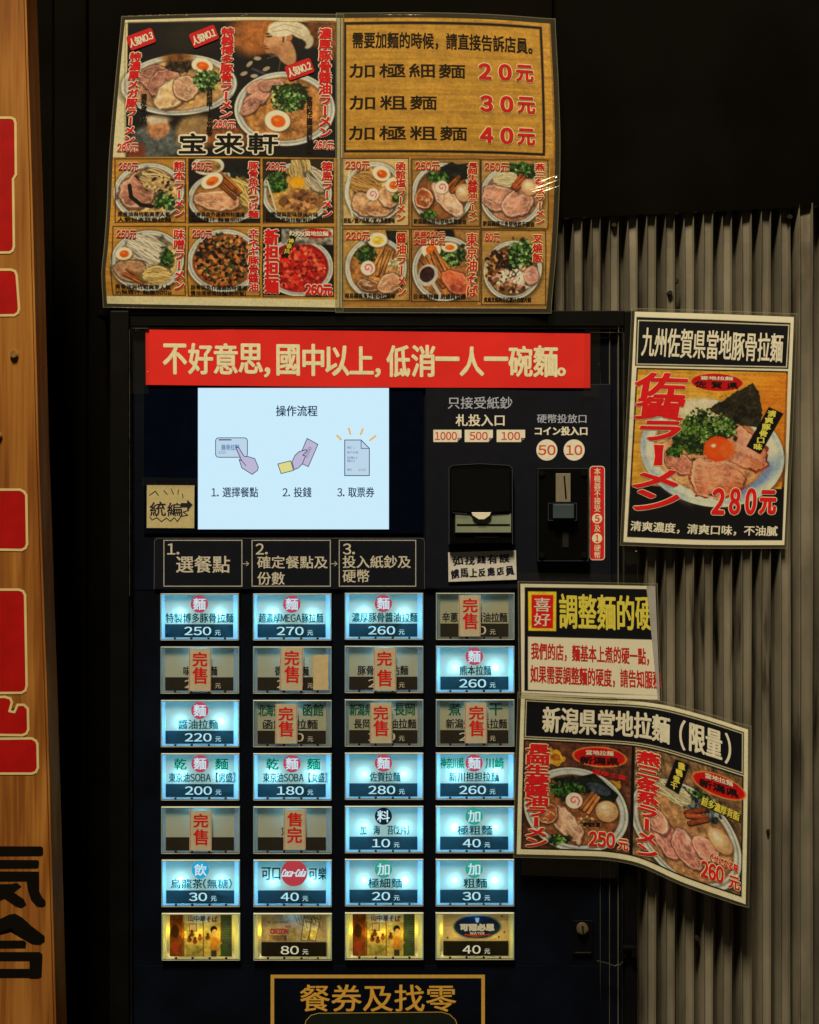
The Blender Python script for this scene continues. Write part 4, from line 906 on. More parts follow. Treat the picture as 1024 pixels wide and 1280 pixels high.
# yellow hand written note
sh, o = strip('handwritten_note', 183.6, 606.5, 243, 660, (166, 144, 84), -.0021, 'small yellow note with handwritten 統編 and an arrow left of the screen', 'note', None, .3, .0004)
a = Acc('handwriting', ink(30, 28, 30), o)
T(sh, a, '統編', 187.5, 627, 228, 645.5, .3, .0002, jit=.35)
stroke(sh, a, [(190, 617), (194, 614), (198, 619)], 1.1, .0002); stroke(sh, a, [(205, 613), (209, 618)], 1, .0002); stroke(sh, a, [(214, 611), (217, 618)], 1, .0002); stroke(sh, a, [(223, 612.5), (222.5, 618)], 1, .0002); stroke(sh, a, [(228, 617), (229, 622)], 1, .0002); stroke(sh, a, [(187, 619), (190, 617)], .9, .0002)
stroke(sh, a, [(187.5, 646), (190, 650), (196, 647), (202, 652), (208, 647.5), (213, 651.5), (218, 647), (222, 652), (226, 645.5), (235, 644), (229, 640), (236, 638)], 1.1, .0002)
stroke(sh, a, [(228, 631.5), (236, 631.5)], 5.5, .0002); shape(sh, a, [(234, 624.5), (241, 631), (234, 639)], .00022); a.done()
# memo under the bill acceptor
e = [(560.3, 690.5), (645, 687.8), (646, 724.5), (560.8, 727.2)]
sh = Sheet([e[0], e[1]], [e[3], e[2]], [e[0], e[3]], [e[1], e[2]], lambda a, b: -.0038 + 0 * a)
o = sh.grid('handwritten_memo', ink(178, 164, 128), None, res=4, thick=.0004); tag(o, 'cream strip with bold handwritten black words under the bill slot', 'note')
a = Acc('handwriting', ink(24, 22, 30), o); T(sh, a, '如找錢有誤', 566, 694, 637, 705.5, .5, .0002, jit=.45, rot=-1.5, sp=.15); T(sh, a, '請馬上反應店員', 564, 709, 643, 721.5, .5, .0002, jit=.45, rot=-1.5, sp=.1); a.done()
# red banner
sh = Sheet([(182, 411), (300, 412), (738, 417)], [(182.5, 481), (460, 484), (738, 485)], [(182, 411), (182.5, 481)], [(738, 417), (738, 485)], lambda a, b: -.0030 - .0004 * np.sin(a * .02))
o = sh.grid('red_notice_banner', pm('red_glossy_paper', ref(196, 36, 24), .32, var=.10, scale=14), None, res=8, thick=.0006); tag(o, 'long red paper banner with gold characters across the machine top', 'banner')
a = Acc('lettering', ink(222, 190, 122), o)
for ch, x0, x1, y0, y1 in (('不', 204.5, 233, 430.5, 467), ('好', 236, 265.5, 430, 467), ('意', 268, 296.5, 430, 467), ('思', 299, 328, 430.5, 466), (',', 331, 337, 460, 471), ('國', 346.5, 374, 431.5, 468.5), ('中', 379, 404.5, 431, 469), ('以', 407.5, 436.5, 433, 469), ('上', 438, 466.5, 434, 467), (',', 469.5, 475, 461, 471),
    ('低', 484, 512, 432.5, 470.5), ('消', 515, 543.5, 432, 470.5), ('一', 545, 573.5, 446.5, 450.5), ('人', 575.5, 604.5, 434, 469.5), ('一', 606, 634.5, 446.5, 450.5), ('碗', 636.5, 665, 433, 470.5), ('麵', 667.5, 696.5, 432.5, 471), ('。', 697.5, 706.5, 460, 469.5)): T(sh, a, ch, x0, y0, x1, y1, (1.0, .8), .0003)
a.done()
# tape on the banner's corners
M_margin = tint('clear_laminate_margin', (.9, .9, .88), (.34, .33, .28), .13); M_medge = tint('laminate_cut_edge', (.9, .9, .85), (.5, .48, .40), .34)
M_crease = film('creased_film', .24, .8, .0006, 160)
def crinkle(root, sh, shards, lift=.0034, name='film_glint_crease'):  # facets tilted midway between lamp and camera, shaped to glint
    n = Vector((-.16, -.88, .45)).normalized(); V, F = [], []
    for x0, y0, x1, y1, wd in shards:
        Y = float(sh.depth(np.float64((x0 + x1) / 2), np.float64((y0 + y1) / 2))) - lift
        a, b = Vector(P(x0, y0, Y)), Vector(P(x1, y1, Y)); nn = (n + Vector([random.uniform(-.07, .07) for _ in range(3)])).normalized()
        ax = (b - a).normalized(); d = nn.cross(ax).normalized() * wd * .62 * S / 2; m1, m2 = a.lerp(b, .3), a.lerp(b, .65); k = len(V)
        V += [a, m1 + d, m1 - d, m2 + d * .8, m2 - d * .8, b]; F += [(k, k + 2, k + 1), (k + 1, k + 2, k + 4, k + 3), (k + 3, k + 4, k + 5)]
    return raw(name, np.array([tuple(v) for v in V]), F, M_crease, root)
TAPES = []; M_tape2 = tint('yellowed_clear_tape', (.93, .93, .9), (.30, .29, .25), .02)
def tape(x0, y0, x1, y1, Y, where, rot=0): 
    cx, cy = (x0 + x1) / 2, (y0 + y1) / 2; t = math.tan(math.radians(rot)); f = lambda x, y: (x - (y - cy) * t, y + (x - cx) * t); e = [f(x0, y0), f(x1, y0), f(x1, y1), f(x0, y1)]
    sh = Sheet([e[0], e[1]], [e[3], e[2]], [e[0], e[3]], [e[1], e[2]], lambda a, b: Y - .0004 * np.sin(a * 1.1 + b * .4) * np.sin(b * .7))
    o = sh.grid('clear_tape', M_tape2, None, res=1.5, thick=0); TAPES.append(o); tag(o, where, 'tape'); w_, h_ = x1 - x0, y1 - y0
    crinkle(TAPES[-1], sh, [(lambda u, v, a, L: (x0 + u * w_, y0 + v * h_, x0 + u * w_ + math.cos(a) * L, y0 + v * h_ + math.sin(a) * L, random.uniform(.5, 1.1)))(random.uniform(.05, .9), random.uniform(.05, .95), random.uniform(-.6, .6), random.uniform(2, 5)) for _ in range(6)], .0005, 'crease')  # small facets added to glint on the tape
tape(163, 408, 186, 492, -.0038, 'wrinkled clear tape over the left end of the red banner', 0)
tape(730, 412, 750, 496, -.0040, 'wrinkled clear tape over the right end of the red banner', 1)
tape(178, 597, 248, 608, -.0030, 'clear tape across the top of the yellow note', 1)
tape(652, 1066, 772, 1096, -.0140, 'crumpled clear tape under the two-bowl poster on the machine edge', 2)
tape(648, 717, 812, 734, -.0150, 'clear tape along the top of the yellow on black notice', 1)
tape(780, 676, 797, 705, -.0165, 'crumpled clear tape hanging from the lower left corner of the single-bowl poster', -14)

def poster(name, label, sh, canvas, fpad=5, wob=None, cat='poster', base=None):
    root = empty(name, P(*[(sh.rect[0] + sh.rect[2]) / 2, sh.rect[3]], float(sh.depth(np.float64((sh.rect[0] + sh.rect[2]) / 2), np.float64(sh.rect[3])))), label, cat)
    sh.grid('printed_sheet', printed(), root, canvas=canvas)
    return root
def laminate(root, sh, pad, wob=None, lift=.0011, res=2.2):
    o = sh.grid('laminate_film', M_film, root, res=res, pad=pad, lift=lift, thick=.0012, wob=wob)
    keep = sh.inv; sh.inv = lambda x, y: (x, y); x0, y0, x1, y1 = sh.rect
    a = Acc('laminate_margin', M_margin, root); q_ = pad * .55
    b = Acc('laminate_edge', M_medge, root); stroke(sh, b, [(x0 - pad, y0 - pad), (x1 + pad, y0 - pad), (x1 + pad, y1 + pad), (x0 - pad, y1 + pad)], .8, .0002, True)
    for r in ((x0 - pad, y0 - pad, x1 + pad, y0), (x0 - pad, y1, x1 + pad, y1 + pad), (x0 - pad, y0, x0, y1), (x1, y0, x1 + pad, y1)): rect(sh, a, *r, lift=.0001, n=24)
    a.done(); b.done(); sh.inv = keep; return o

R_ = lambda a, n=1: random.uniform(a - n, a + n)
RED_ = (186, 24, 20); CRM = (226, 204, 150)

# ---- left menu sheet
fa = lambda x, y: -.0062 - .0004 * np.sin((x - 135) * .022) ** 2 - .0035 * np.exp(-((x - 135) / 22.) ** 2 - ((y - 320) / 70.) ** 2)
sA = Sheet([(156.5, 25), (290, 21.5), (425.5, 22.5)], [(134, 379.5), (280, 382), (424.5, 384.5)], [(156.5, 25), (152, 70), (146.5, 130), (141, 200), (138.5, 260), (135, 310), (132, 340), (134, 379.5)], [(425.5, 22.5), (424.5, 384.5)], fa)
sA.lk = .7
c = Canvas(sA, 1.3, (196, 178, 128))
q = lambda x, y: (130 + x * .293, 10 + y * .293)
c.rect(160, 28, 421, 197, (20, 16, 10), nz=.2); c.rect(158, 100, 421, 198, (26, 18, 10))
c.clipbox = None
def inv_box(x0, y0, x1, y1): a = sA.inv(x0, y0); b = sA.inv(x1, y1); return (a[0], a[1], b[0], b[1])
c.clipbox = inv_box(160, 28, 421, 198)
c.clipbox = (c.clipbox[0] - 9,) + c.clipbox[1:]
# cook with white headscarf, timber behind
c.ell(322, 44, 40, 26, (150, 92, 42), soft=14, nz=.12); c.ell(402, 50, 24, 40, (110, 66, 30), soft=12, nz=.2); c.ell(240, 45, 38, 20, (40, 34, 20), soft=12)
c.ell(385, 88, 34, 30, (20, 17, 14), soft=3); c.ell(326, 88, 32, 18, (24, 20, 16), -20, soft=3)
for x, y in ((312, 80), (322, 73), (333, 86), (305, 92), (318, 95)): c.ell(x, y, 5, 2.4, (160, 140, 104), R_(-20, 30), soft=1)
c.ell(356, 62, 12, 22, (176, 128, 82), -30, soft=2); c.ell(346, 50, 15, 17, (190, 140, 92), 12, soft=2, nz=.04); c.poly([(331, 46), (336, 44), (337, 56), (329.5, 55)], (182, 132, 84)); c.ell(336, 62, 4, 5, (170, 118, 76), soft=2)
c.poly([(332, 40), (345, 38), (350, 66), (338, 69), (333, 63), (334.5, 58), (329, 55), (332.5, 49)], (192, 142, 94), soft=1.5); c.ell(352, 60, 9, 9, (160, 108, 68), soft=6, op=.5); c.line([(331.5, 60.5), (336.5, 61)], 1.2, (110, 50, 34)); c.line([(334, 46), (339, 45.5)], 1.6, (30, 20, 14)); c.line([(333, 42.5), (341, 41)], 1.6, (34, 24, 18)); c.line([(347, 68), (340, 70), (336, 67)], 1, (120, 76, 46)); c.line([(358, 42), (364, 41), (366, 46), (362, 51), (359, 50)], 1, (110, 64, 38)); c.line([(355, 41), (354, 52)], 2.4, (50, 34, 22), op=.7); c.line([(333, 46), (339, 45)], 1.4, (40, 26, 18)); c.line([(334, 43), (341, 41.5)], 1.3, (34, 24, 18)); c.ell(362, 46, 3.6, 5, (170, 112, 70), soft=1)
c.ell(354, 35, 20, 10.5, (204, 186, 142), -8, soft=1.5, nz=.05); c.ell(374, 38, 16, 9, (198, 178, 134), 30, soft=2); c.ell(385, 52, 7, 9, (188, 168, 126), 15, soft=2); c.ell(377, 55, 6, 5, (34, 24, 16), 20, soft=2); c.line([(331, 57), (334, 58)], 1.2, (120, 70, 46)); c.ell(345, 64, 8, 5, (150, 100, 64), 30, soft=5, op=.7); c.line([(338, 36), (356, 30), (378, 36)], 1, (160, 140, 100)); c.line([(340, 40), (358, 37), (380, 47)], .8, (150, 130, 96))
c.line([(334, 73), (352, 68), (348, 90)], 1, (150, 130, 100), op=.6)
# second cook, hazy, lower left
c.ell(195, 178, 34, 24, (92, 92, 78), soft=8, nz=.2); c.ell(198, 160, 14, 13, (176, 120, 76), soft=4, nz=.15); c.ell(196, 149, 17, 6, (190, 168, 128), soft=4); c.ell(244, 165, 24, 24, (150, 118, 72), soft=8, nz=.1); c.ell(285, 172, 30, 16, (120, 72, 36), soft=8, nz=.2); c.ell(170, 190, 12, 12, (120, 60, 40), soft=6)
# bowl one
c.bowl(224, 106, 73, 38, (168, 128, 78), 0); c.ell(190, 105, 30, 20, (150, 110, 76), soft=6, nz=.2)
c.cha(196, 98, 24, 17, 10, (158, 106, 82), (178, 140, 104)); c.cha(206, 104, 22, 18, -20, (166, 110, 84), (186, 144, 110)); c.cha(216, 117, 26, 17, -35, (196, 156, 104), (214, 180, 132)); c.cha(232, 110, 18, 16, 30, (180, 134, 98), (206, 170, 124))
c.ell(225, 82, 18, 8, (56, 42, 26), soft=2, nz=.4); c.bits(225, 82, 18, 8, [(34, 26, 16), (84, 62, 36), (50, 38, 24)], 90, (1.2, 3)); c.ell(222, 72, 20, 5, (130, 82, 36), soft=3, nz=.2); c.egg(253, 82, 14, 9, 15); c.green(259, 101, 18, 12, light=True); c.line([(155, 112), (172, 130), (210, 142), (260, 138), (291, 118)], 2, (150, 144, 126))
# bowl two
c.line([(316, 86), (345, 98)], 3, (70, 66, 70)); c.bowl(356, 136, 63, 46, (172, 118, 62)); c.cha(325, 108, 20, 9, -18, (176, 122, 94), (196, 152, 116)); c.cha(322, 122, 19, 9, -28, (178, 124, 94), (198, 150, 114)); c.cha(312, 134, 14, 8, -35, (170, 116, 90), (190, 144, 110)); c.cha(340, 106, 16, 8, -10, (174, 122, 92), (196, 152, 116))
c.green(361, 123, 24, 17, light=True); c.egg(347, 151, 16, 13, 10)
c.clipbox = None
# lower grid of six dishes on wood
c.wood(*sA.inv(136, 197), *sA.inv(421, 374), (172, 124, 50))
cellsA = [(144, 198.5, 232, 278), (236, 198.5, 325, 278.5), (329, 199, 417, 278.5), (141.5, 283, 232, 369), (236, 283, 325, 370), (329, 284, 417, 371)]
def cell(i, cells, c, sh):
    x0, y0, x1, y1 = cells[i]; a = sh.inv(x0, y0); b = sh.inv(x1, y1); c.clipbox = (a[0], a[1], b[0], b[1]); return x0, y0, x1, y1
cell(0, cellsA, c, sA); c.bowl(186, 240, 43, 36, (184, 146, 90)); c.cha(172, 238, 22, 26, 30, (156, 104, 78), (190, 152, 116)); c.line([(162, 232), (164, 246), (176, 256), (190, 258)], 5, (30, 22, 14)); c.line([(170, 220), (178, 228), (184, 238)], 3, (36, 24, 14)); c.nood(196, 226, 22, 14, 20, (206, 170, 110)); c.green(206, 252, 12, 10, light=True); c.bits(200, 230, 20, 10, [(190, 150, 90), (60, 44, 28)], 60)
cell(1, cellsA, c, sA); c.rect(236, 198, 325, 279, (34, 26, 18)); c.ell(260, 207, 20, 12, (196, 184, 150)); c.ell(260, 208, 16, 8, (150, 110, 56), nz=.2); c.bowl(280, 248, 44, 32, (150, 104, 50)); c.nori([(286, 210), (306, 202), (314, 222), (290, 228)]); c.nood(300, 240, 22, 16, 45, (206, 168, 92)); c.cha(272, 250, 28, 13, 5, (192, 134, 92), (214, 172, 126)); c.menma(285, 232, 34, 40, 5, 3); c.egg(265, 226, 14, 9, -25)
cell(2, cellsA, c, sA); c.rect(329, 198, 418, 279, (60, 44, 24)); c.bowl(371, 241, 43, 37, (170, 126, 60)); c.green(348, 228, 14, 14); c.nood(378, 216, 22, 14, 70, (206, 172, 104)); c.nood(396, 226, 16, 12, 50, (190, 170, 130)); c.ell(372, 228, 9, 7, (216, 146, 24), soft=1.5); c.bits(378, 252, 26, 12, [(140, 94, 52), (104, 66, 34), (170, 120, 70)], 130, (2, 5)); c.line([(334, 226), (345, 262)], 2, (190, 180, 150))
cell(3, cellsA, c, sA); c.bowl(184, 326, 44, 38, (196, 158, 96)); c.nood(186, 314, 30, 18, 30, (210, 190, 150), 44, 1.2); c.cha(164, 338, 22, 14, 10, (150, 108, 74), (180, 146, 100)); c.menma(168, 346, 26, 30, 3, 3); c.egg(155, 317, 10, 8, 0); c.green(209, 324, 9, 12); c.nood(196, 344, 18, 12, 0, (200, 164, 96))
cell(4, cellsA, c, sA); c.bowl(280, 326, 44, 39, (150, 84, 34)); c.bits(281, 324, 37, 32, [(170, 104, 46), (110, 56, 24), (40, 30, 20), (60, 74, 34), (190, 130, 66), (30, 20, 12)], 620, (1.4, 3.2))
cell(5, cellsA, c, sA); c.rect(329, 283, 418, 372, (24, 18, 14)); c.bowl(373, 334, 42, 36, (168, 30, 18)); c.bits(373, 336, 33, 27, [(190, 40, 24), (150, 20, 14), (206, 76, 44), (110, 16, 12), (214, 110, 74)], 420, (1.4, 3.4)); c.rect(352, 286, 418, 306, (150, 136, 110), nz=.3); c.ell(396, 292, 18, 6, (176, 22, 20)); c.line([(396, 286), (414, 286)], .6, (190, 170, 110))
c.clipbox = None
for i, (x0, y0, x1, y1) in enumerate(cellsA): c.frame(x0, y0, x1, y1, 1.1, (44, 30, 14))
c.wood(*sA.inv(136, 372.5), *sA.inv(421, 375.5), (160, 112, 48)); c.line([(157, 197.5), (157, 29), (421, 28)], .8, (120, 100, 60))
c.gain = .90
pA = poster('ramen_menu_poster', 'laminated menu sheet of eight ramen bowls and a cook, 宝来軒, above the machine', sA, c)
k_ = lambda *a: Acc(*a, pA)
aR = Acc('red_lettering', ink(*RED_), pA); aO = Acc('lettering_outline', ink(*CRM), pA); aK = Acc('black_lettering', ink(24, 18, 12), pA); aP = Acc('price_lettering', ink(170, 40, 30), pA); aG = Acc('ranking_tag', ink(176, 26, 22), pA); aW = Acc('tag_lettering', ink(222, 200, 160), pA)
ol = (aO, 1.0)
TV(sA, aR, '特濃厚メガ豚ラーメン', 165.5, 65, 180, 14.5, (.8, .4), .0003, ol, 9); TV(sA, aR, '特製博多豚骨ラーメン', 283.5, 34, 148, 16.5, (.9, .35), .0003, ol, 3); TV(sA, aR, '濃厚豚骨醬油ラーメン', 406.5, 35, 172, 16.5, (.9, .4), .0003, ol, 0)
T(sA, aR, '280元', 267, 150, 294, 161, .3, .0003, (aO, .7)); T(sA, aR, '260元', 393, 176, 417, 187, .3, .0003, (aO, .7)); T(sA, aR, '280元', 147, 179, 172, 190, .3, .0003, (aO, .7))
TV(sA, aK, '濃厚豚骨的', 180, 117, 154, 7.5, .3, .0003); TV(sA, aK, '長時間燉100％豚骨', 262, 108, 170, 7.8, .3, .0003); TV(sA, aK, '使用純正醬油熬製的湯', 387, 120, 192, 7.8, .3, .0003)
for x, y, t, ro in ((176.5, 49, '3', -20), (255, 45.5, '1', -22), (374.5, 86.5, '2', -20)):
    r_ = math.radians(ro); pts = [(x + a * math.cos(r_) - b * math.sin(r_), y + a * math.sin(r_) + b * math.cos(r_)) for a, b in [(u - x, v - y) for u, v in rrect(x - 17, y - 9.5, x + 17, y + 9.5, 3)]]
    shape(sA, aG, pts, .0007); T(sA, aW, '人気NO.' + t, x - 15, y - 5.5, x + 15, y + 6, .45, .0009, rot=ro)
aO2 = Acc('title_outline', ink(214, 194, 140), pA); aK2 = Acc('title_lettering', ink(20, 16, 10), pA)
for ch, x0, x1 in (('宝', 225, 257), ('来', 269, 303), ('軒', 311, 347)): T(sA, aK2, ch, x0, 167, x1, 191, (.8, .6), .0003, (aO2, 2.2))
namesA = ['熊本ラーメン', '豚骨魚介つけ麺', '德島ラーメン', '味噌ラーメン', '辛ネギ豚骨醬油', '新担担麺']; prA = ['260元', '260元', '280元', '250元', '290元', '']
for i, (x0, y0, x1, y1) in enumerate(cellsA):
    if i < 5:
        TV(sA, aR, namesA[i], x1 - 8, y0 + 3, y1 - 6, 14 if i not in (1, 4) else 13, (.6, .3), .0003, (aO, .8)); T(sA, aP, prA[i], x0 + 5, y0 + 4.5, x0 + 28, y0 + 15, .35, .0003, (aO, .5), rot=2)
        T(sA, aK, ['黑香油與竹筍爽烹人氣', '豚骨與魚介湯頭的特濃湯', '加雞蛋與甜味豚肉片味'][i % 3], x0 + 4, y1 - 13.5, x1 - (20 if i != 4 else 18), y1 - 8, .2, .0004); T(sA, aK, ['人氣日本豚骨拉麵', '沾麵醬汁 麵量500g', '醬油湯頭與拉麵(附白飯)'][(i + i // 3) % 3], x0 + 4, y1 - 6.5, x1 - 19, y1 - 1.2, .2, .0004)
TV(sA, aR, '新担担麺', 339.5, 286, 367, 17, (1.2, .6), .0003, ol); T(sA, aR, '260元', 383, 356, 414, 369, .8, .0003, (aO, .8)); T(sA, aW, 'タンタンメン', 362, 289, 384, 295, .5, .0005, rot=4); T(sA, aW, '當地拉麵', 382, 289, 410, 295, .3, .0005)
stroke(sA, aK, [(366, 297), (357, 318)], 7, .0004); aY = Acc('yellow_lettering', ink(206, 176, 50), pA); TV(sA, aY, '神奈川', 361.5, 298, 317, 6.5, .3, .0006, None, 8)
for a in (aR, aO, aK, aP, aG, aW, aO2, aK2, aY): a.done()
wobA = lambda x, y: .0006 * np.sin(x * .05 + y * .03) + .0014 * np.exp(-((x - 214) / 9.) ** 2 - ((y - 266) / 16.) ** 2) * np.sin((x + y) * .5) + .001 * np.exp(-((x - 148) / 12.) ** 2 - ((y - 290) / 60.) ** 2)
laminate(pA, sA, 4.5, wobA, .0024)
crinkle(pA, sA, [(209, 255, 215, 268, 3.0), (213, 262, 219, 280, 1.6), (204, 250, 210, 258, 1.2), (216, 270, 221, 276, 1.4), (140, 205, 143, 190, .9), (136, 300, 139, 330, 1.2), (150, 20, 240, 17.5, .7), (136, 384, 190, 385, .8), (300, 20, 310, 18, .7), (228, 20, 236, 18.5, 1.)])

# ---- right menu sheet
q = lambda x, y: (420 + x * .2832, 20 + y * .2832); q4 = lambda x, y: (420 + x * .2832, 190 + y * .2832)
fb2 = lambda x, y: -.0062 - .0005 * np.sin((x - 425) * .012) ** 2 - .003 * np.clip((x - 640) / 50., 0, 1) ** 2
sB = Sheet([(426.5, 22.5), (540, 22), (620, 24.5), (688, 29.5)], [(425.5, 384.5), (560, 385), (683, 385.5)], [(426.5, 22.5), (425.5, 384.5)], [(688, 29.5), (692, 110), (694, 190), (690, 300), (683, 385.5)], fb2)
sB.lk = .55
c = Canvas(sB, 1.3, (200, 182, 130))
c.wood(429, 25, 685, 384, (150, 106, 44)); c.wood(431, 27, 683, 195, (178, 132, 54), .16); c.poly([(430.5, 27.5), (677.5, 33.5), (681.5, 195), (430, 190.5)], (28, 18, 8)); 
W = c.win(433, 30, 678, 192); g = vnoise(c.h, c.w, (70, 3.5), 5, 3)
c.poly([(433, 31), (674.5, 36.5), (678.5, 191.5), (432.5, 187.5)], (176, 130, 52)); mask = (np.abs(c.C - np.array([176, 130, 52])).sum(-1) < 60); c.C[mask] *= (1 + .22 * (g[mask] - .5))[:, None]; c.C[mask] *= (1 - .03 * c.n1[mask])[:, None]
cellsB = [(427.5, 198, 511, 282), (515, 199, 600, 283), (601.5, 200, 685, 286), (428, 286.5, 512, 376), (514.5, 286.5, 600, 377), (602, 288, 682, 381)]
cell(0, cellsB, c, sB); c.wood(*c.clipbox, (190, 158, 100)); c.bowl(468, 240, 36, 37, (190, 148, 84)); c.nood(458, 230, 20, 16, 20, (186, 138, 72)); c.cha(456, 256, 18, 13, 30, (190, 138, 88)); c.cha(475, 258, 17, 14, -20, (184, 130, 82)); c.cha(484, 246, 14, 12, 40, (188, 136, 88)); c.egg(477, 217, 11, 9, 20); c.egg(492, 231, 10, 9, -10); c.naruto(466, 243, 7.5); c.green(496, 246, 5, 5); c.line([(437, 212), (433, 245), (441, 270)], 2, (200, 188, 150))
cell(1, cellsB, c, sB); c.wood(*c.clipbox, (150, 112, 56)); c.bowl(553, 242, 37, 38, (130, 84, 44)); c.nori([(556, 206), (590, 204), (598, 222), (562, 228)]); c.nori([(545, 212), (565, 202), (588, 216), (570, 226)]); c.green(548, 221, 14, 7); c.cha(560, 250, 28, 11, 45, (196, 150, 110), (214, 180, 140)); c.cha(530, 248, 12, 14, 20, (150, 80, 40)); c.menma(569, 230, 20, -50, 3, 4); c.egg(580, 241, 10, 11, 0, True); c.naruto(552.5, 234, 8); c.green(536, 268, 10, 5)
cell(2, cellsB, c, sB); c.wood(*c.clipbox, (160, 124, 66)); c.bowl(640, 245, 38, 38, (150, 104, 72)); c.green(652, 212, 20, 9, light=True); c.nood(632, 224, 16, 10, 0, (206, 184, 130)); c.cha(624, 248, 22, 17, 20, (184, 128, 96), (206, 164, 128)); c.cha(646, 254, 22, 16, -30, (186, 130, 98), (208, 168, 132)); c.menma(649, 228, 18, -50, 3, 4, (140, 72, 34)); c.egg(662, 234, 10, 10, 0, True)
cell(3, cellsB, c, sB); c.rect(428, 286, 512, 377, (170, 130, 66), nz=.1); c.nori([(482, 288), (508, 289), (510, 316), (488, 312)]); c.bowl(470, 335, 38, 38, (166, 112, 56)); c.green(458, 320, 14, 12); c.egg(472, 300, 12, 9, 0, yolk=(214, 172, 60)); c.menma(479, 328, 34, 110, 5, 4, (160, 112, 56)); c.naruto(460, 335, 9); c.cha(462, 356, 16, 8, 10, (130, 84, 50)); c.cha(486, 354, 16, 12, -30, (176, 124, 84)); c.bits(494, 332, 8, 10, [(200, 186, 140)], 30); c.line([(434, 330), (440, 356), (456, 372)], 3, (190, 178, 146))
cell(4, cellsB, c, sB); c.rect(514, 286, 600, 378, (146, 104, 54), nz=.1); c.ell(556, 295, 12, 14, (24, 18, 14), soft=3); c.bowl(556, 336, 40, 40, (150, 100, 50)); c.green(562, 320, 20, 14, light=True); c.egg(539, 312, 12, 11, 0, yolk=(220, 96, 20)); c.egg(562, 309, 10, 6, 0); c.menma(549, 336, 44, 60, 6, 4, (150, 96, 46)); c.cha(570, 352, 22, 14, 30, (184, 92, 56), (206, 128, 84)); c.ell(535, 344, 12, 14, (180, 168, 140), 30); c.ell(534, 343, 9, 10, (52, 30, 24), 30, nz=.4); c.line([(541, 354), (560, 384)], 4, (184, 172, 140))
cell(5, cellsB, c, sB); c.wood(*c.clipbox, (164, 124, 62)); c.bowl(641, 338, 36, 37, (120, 80, 40)); c.bits(622, 334, 16, 20, [(60, 36, 18), (110, 66, 30), (190, 140, 80), (36, 22, 14)], 130, (1.5, 4)); c.bits(640, 350, 24, 16, [(206, 190, 150), (150, 110, 70), (64, 40, 22), (186, 130, 100)], 150, (1.5, 3.5)); c.green(652, 318, 17, 18, light=True); c.cha(664, 344, 10, 12, 0, (190, 130, 104)); c.bits(650, 345, 12, 12, [(216, 208, 170)], 30)
c.clipbox = None
for x0, y0, x1, y1 in cellsB: c.frame(x0, y0, x1, y1, 1.1, (44, 30, 14))
c.gain = .90
pB = poster('price_menu_poster', 'laminated gold menu sheet with 20, 30, 40元 prices over six ramen pictures', sB, c)
aK = Acc('black_lettering', ink(30, 20, 10), pB); aR = Acc('red_lettering', ink(176, 26, 22), pB); aO = Acc('lettering_outline', ink(216, 180, 110), pB)
T(sB, aK, '需要加麵的時候，請直接告訴店員。', 442.5, 41.5, 663.5, 61.5, .45, .0003, rot=.8)
for t, x1, y0 in (('加極細麵', 580, 79.5), ('加粗麵', 544.5, 119.5), ('加極粗麵', 581.5, 157.5)): T(sB, aK, t, 438.5, y0, x1, y0 + 17, (.22, .42), .0003, sp=.05, rot=.3)
for t, y0, x0 in (('２０', 80.5, 600), ('３０', 120.5, 602), ('４０', 160, 602)): T(sB, aR, t, x0, y0, x0 + 38, y0 + 18.5, (1.5, 1.1), .0003, (aO, 1.0)); T(sB, aR, '元', x0 + 46, y0 + 1.5, x0 + 66, y0 + 21, (1., 1.), .0003, (aO, 1.0))
nB = ['函館塩ラーメン', '長岡生姜醬油ラーメン', '燕三条系ラーメン', '醬油ラーメン', '東京油そば', '叉燒飯']; prB = ['230元', '250元', '260元', '220元', '', '80元']
cpB = ['清湯/雞/瓜柴/蝦/魚醬鹽味', '新潟縣長岡市當地生薑醬油', '新潟縣燕三条當地煮干醬油', '福島縣喜多方當地拉麵味', '日本乾拌麵 男盛與女盛', '炙燒叉燒與日式醬汁白飯大碗']
for i, (x0, y0, x1, y1) in enumerate(cellsB):
    xx = x1 - 10 if i != 1 else x1 - 9
    TV(sB, aR, nB[i], xx, y0 + 4, (y1 - 5) if i != 5 else y0 + 40, 12.5 if i != 4 else 14.5, (.6, .3), .0003, (aO, .8))
    if prB[i]: T(sB, aR, prB[i], x0 + 5, y0 + 3.5, x0 + (34 if i != 5 else 22), y0 + 14, .4, .0003, (aO, .5))
    T(sB, aK, cpB[i], x0 + 3, y1 - 9.5, x1 - 18, y1 - 3.5, .22, .0004)
T(sB, aR, '男盛200元', 518, 289, 556, 297, .3, .0003, (aO, .4)); T(sB, aR, '女盛180元', 518, 298, 556, 306, .3, .0003, (aO, .4))
for a in (aK, aR, aO): a.done()
def wobB(x, y):
    dx, dy = x - 690, y - 226; u = dx * .80 - dy * .60 * -1 * -1; v = dx * .38 + dy * .92; u = dx * .92 - dy * .38
    env = np.exp(-(u / 24.) ** 2) * np.exp(-(v / 9.) ** 2)
    e2 = np.exp(-((x - 672) / 12.) ** 2 - ((y - 246) / 9.) ** 2)
    return .0005 * np.sin(x * .04 + y * .02) + .0011 * env * np.sin(v * .52 + u * .05 + np.sin(u * .15)) + .0010 * e2 * np.sin((y - x * .3) * .7) + .0010 * np.exp(-((x - 694) / 5.) ** 2) * np.sin(y * .12)
laminate(pB, sB, 6, wobB, .0021, 1.1)
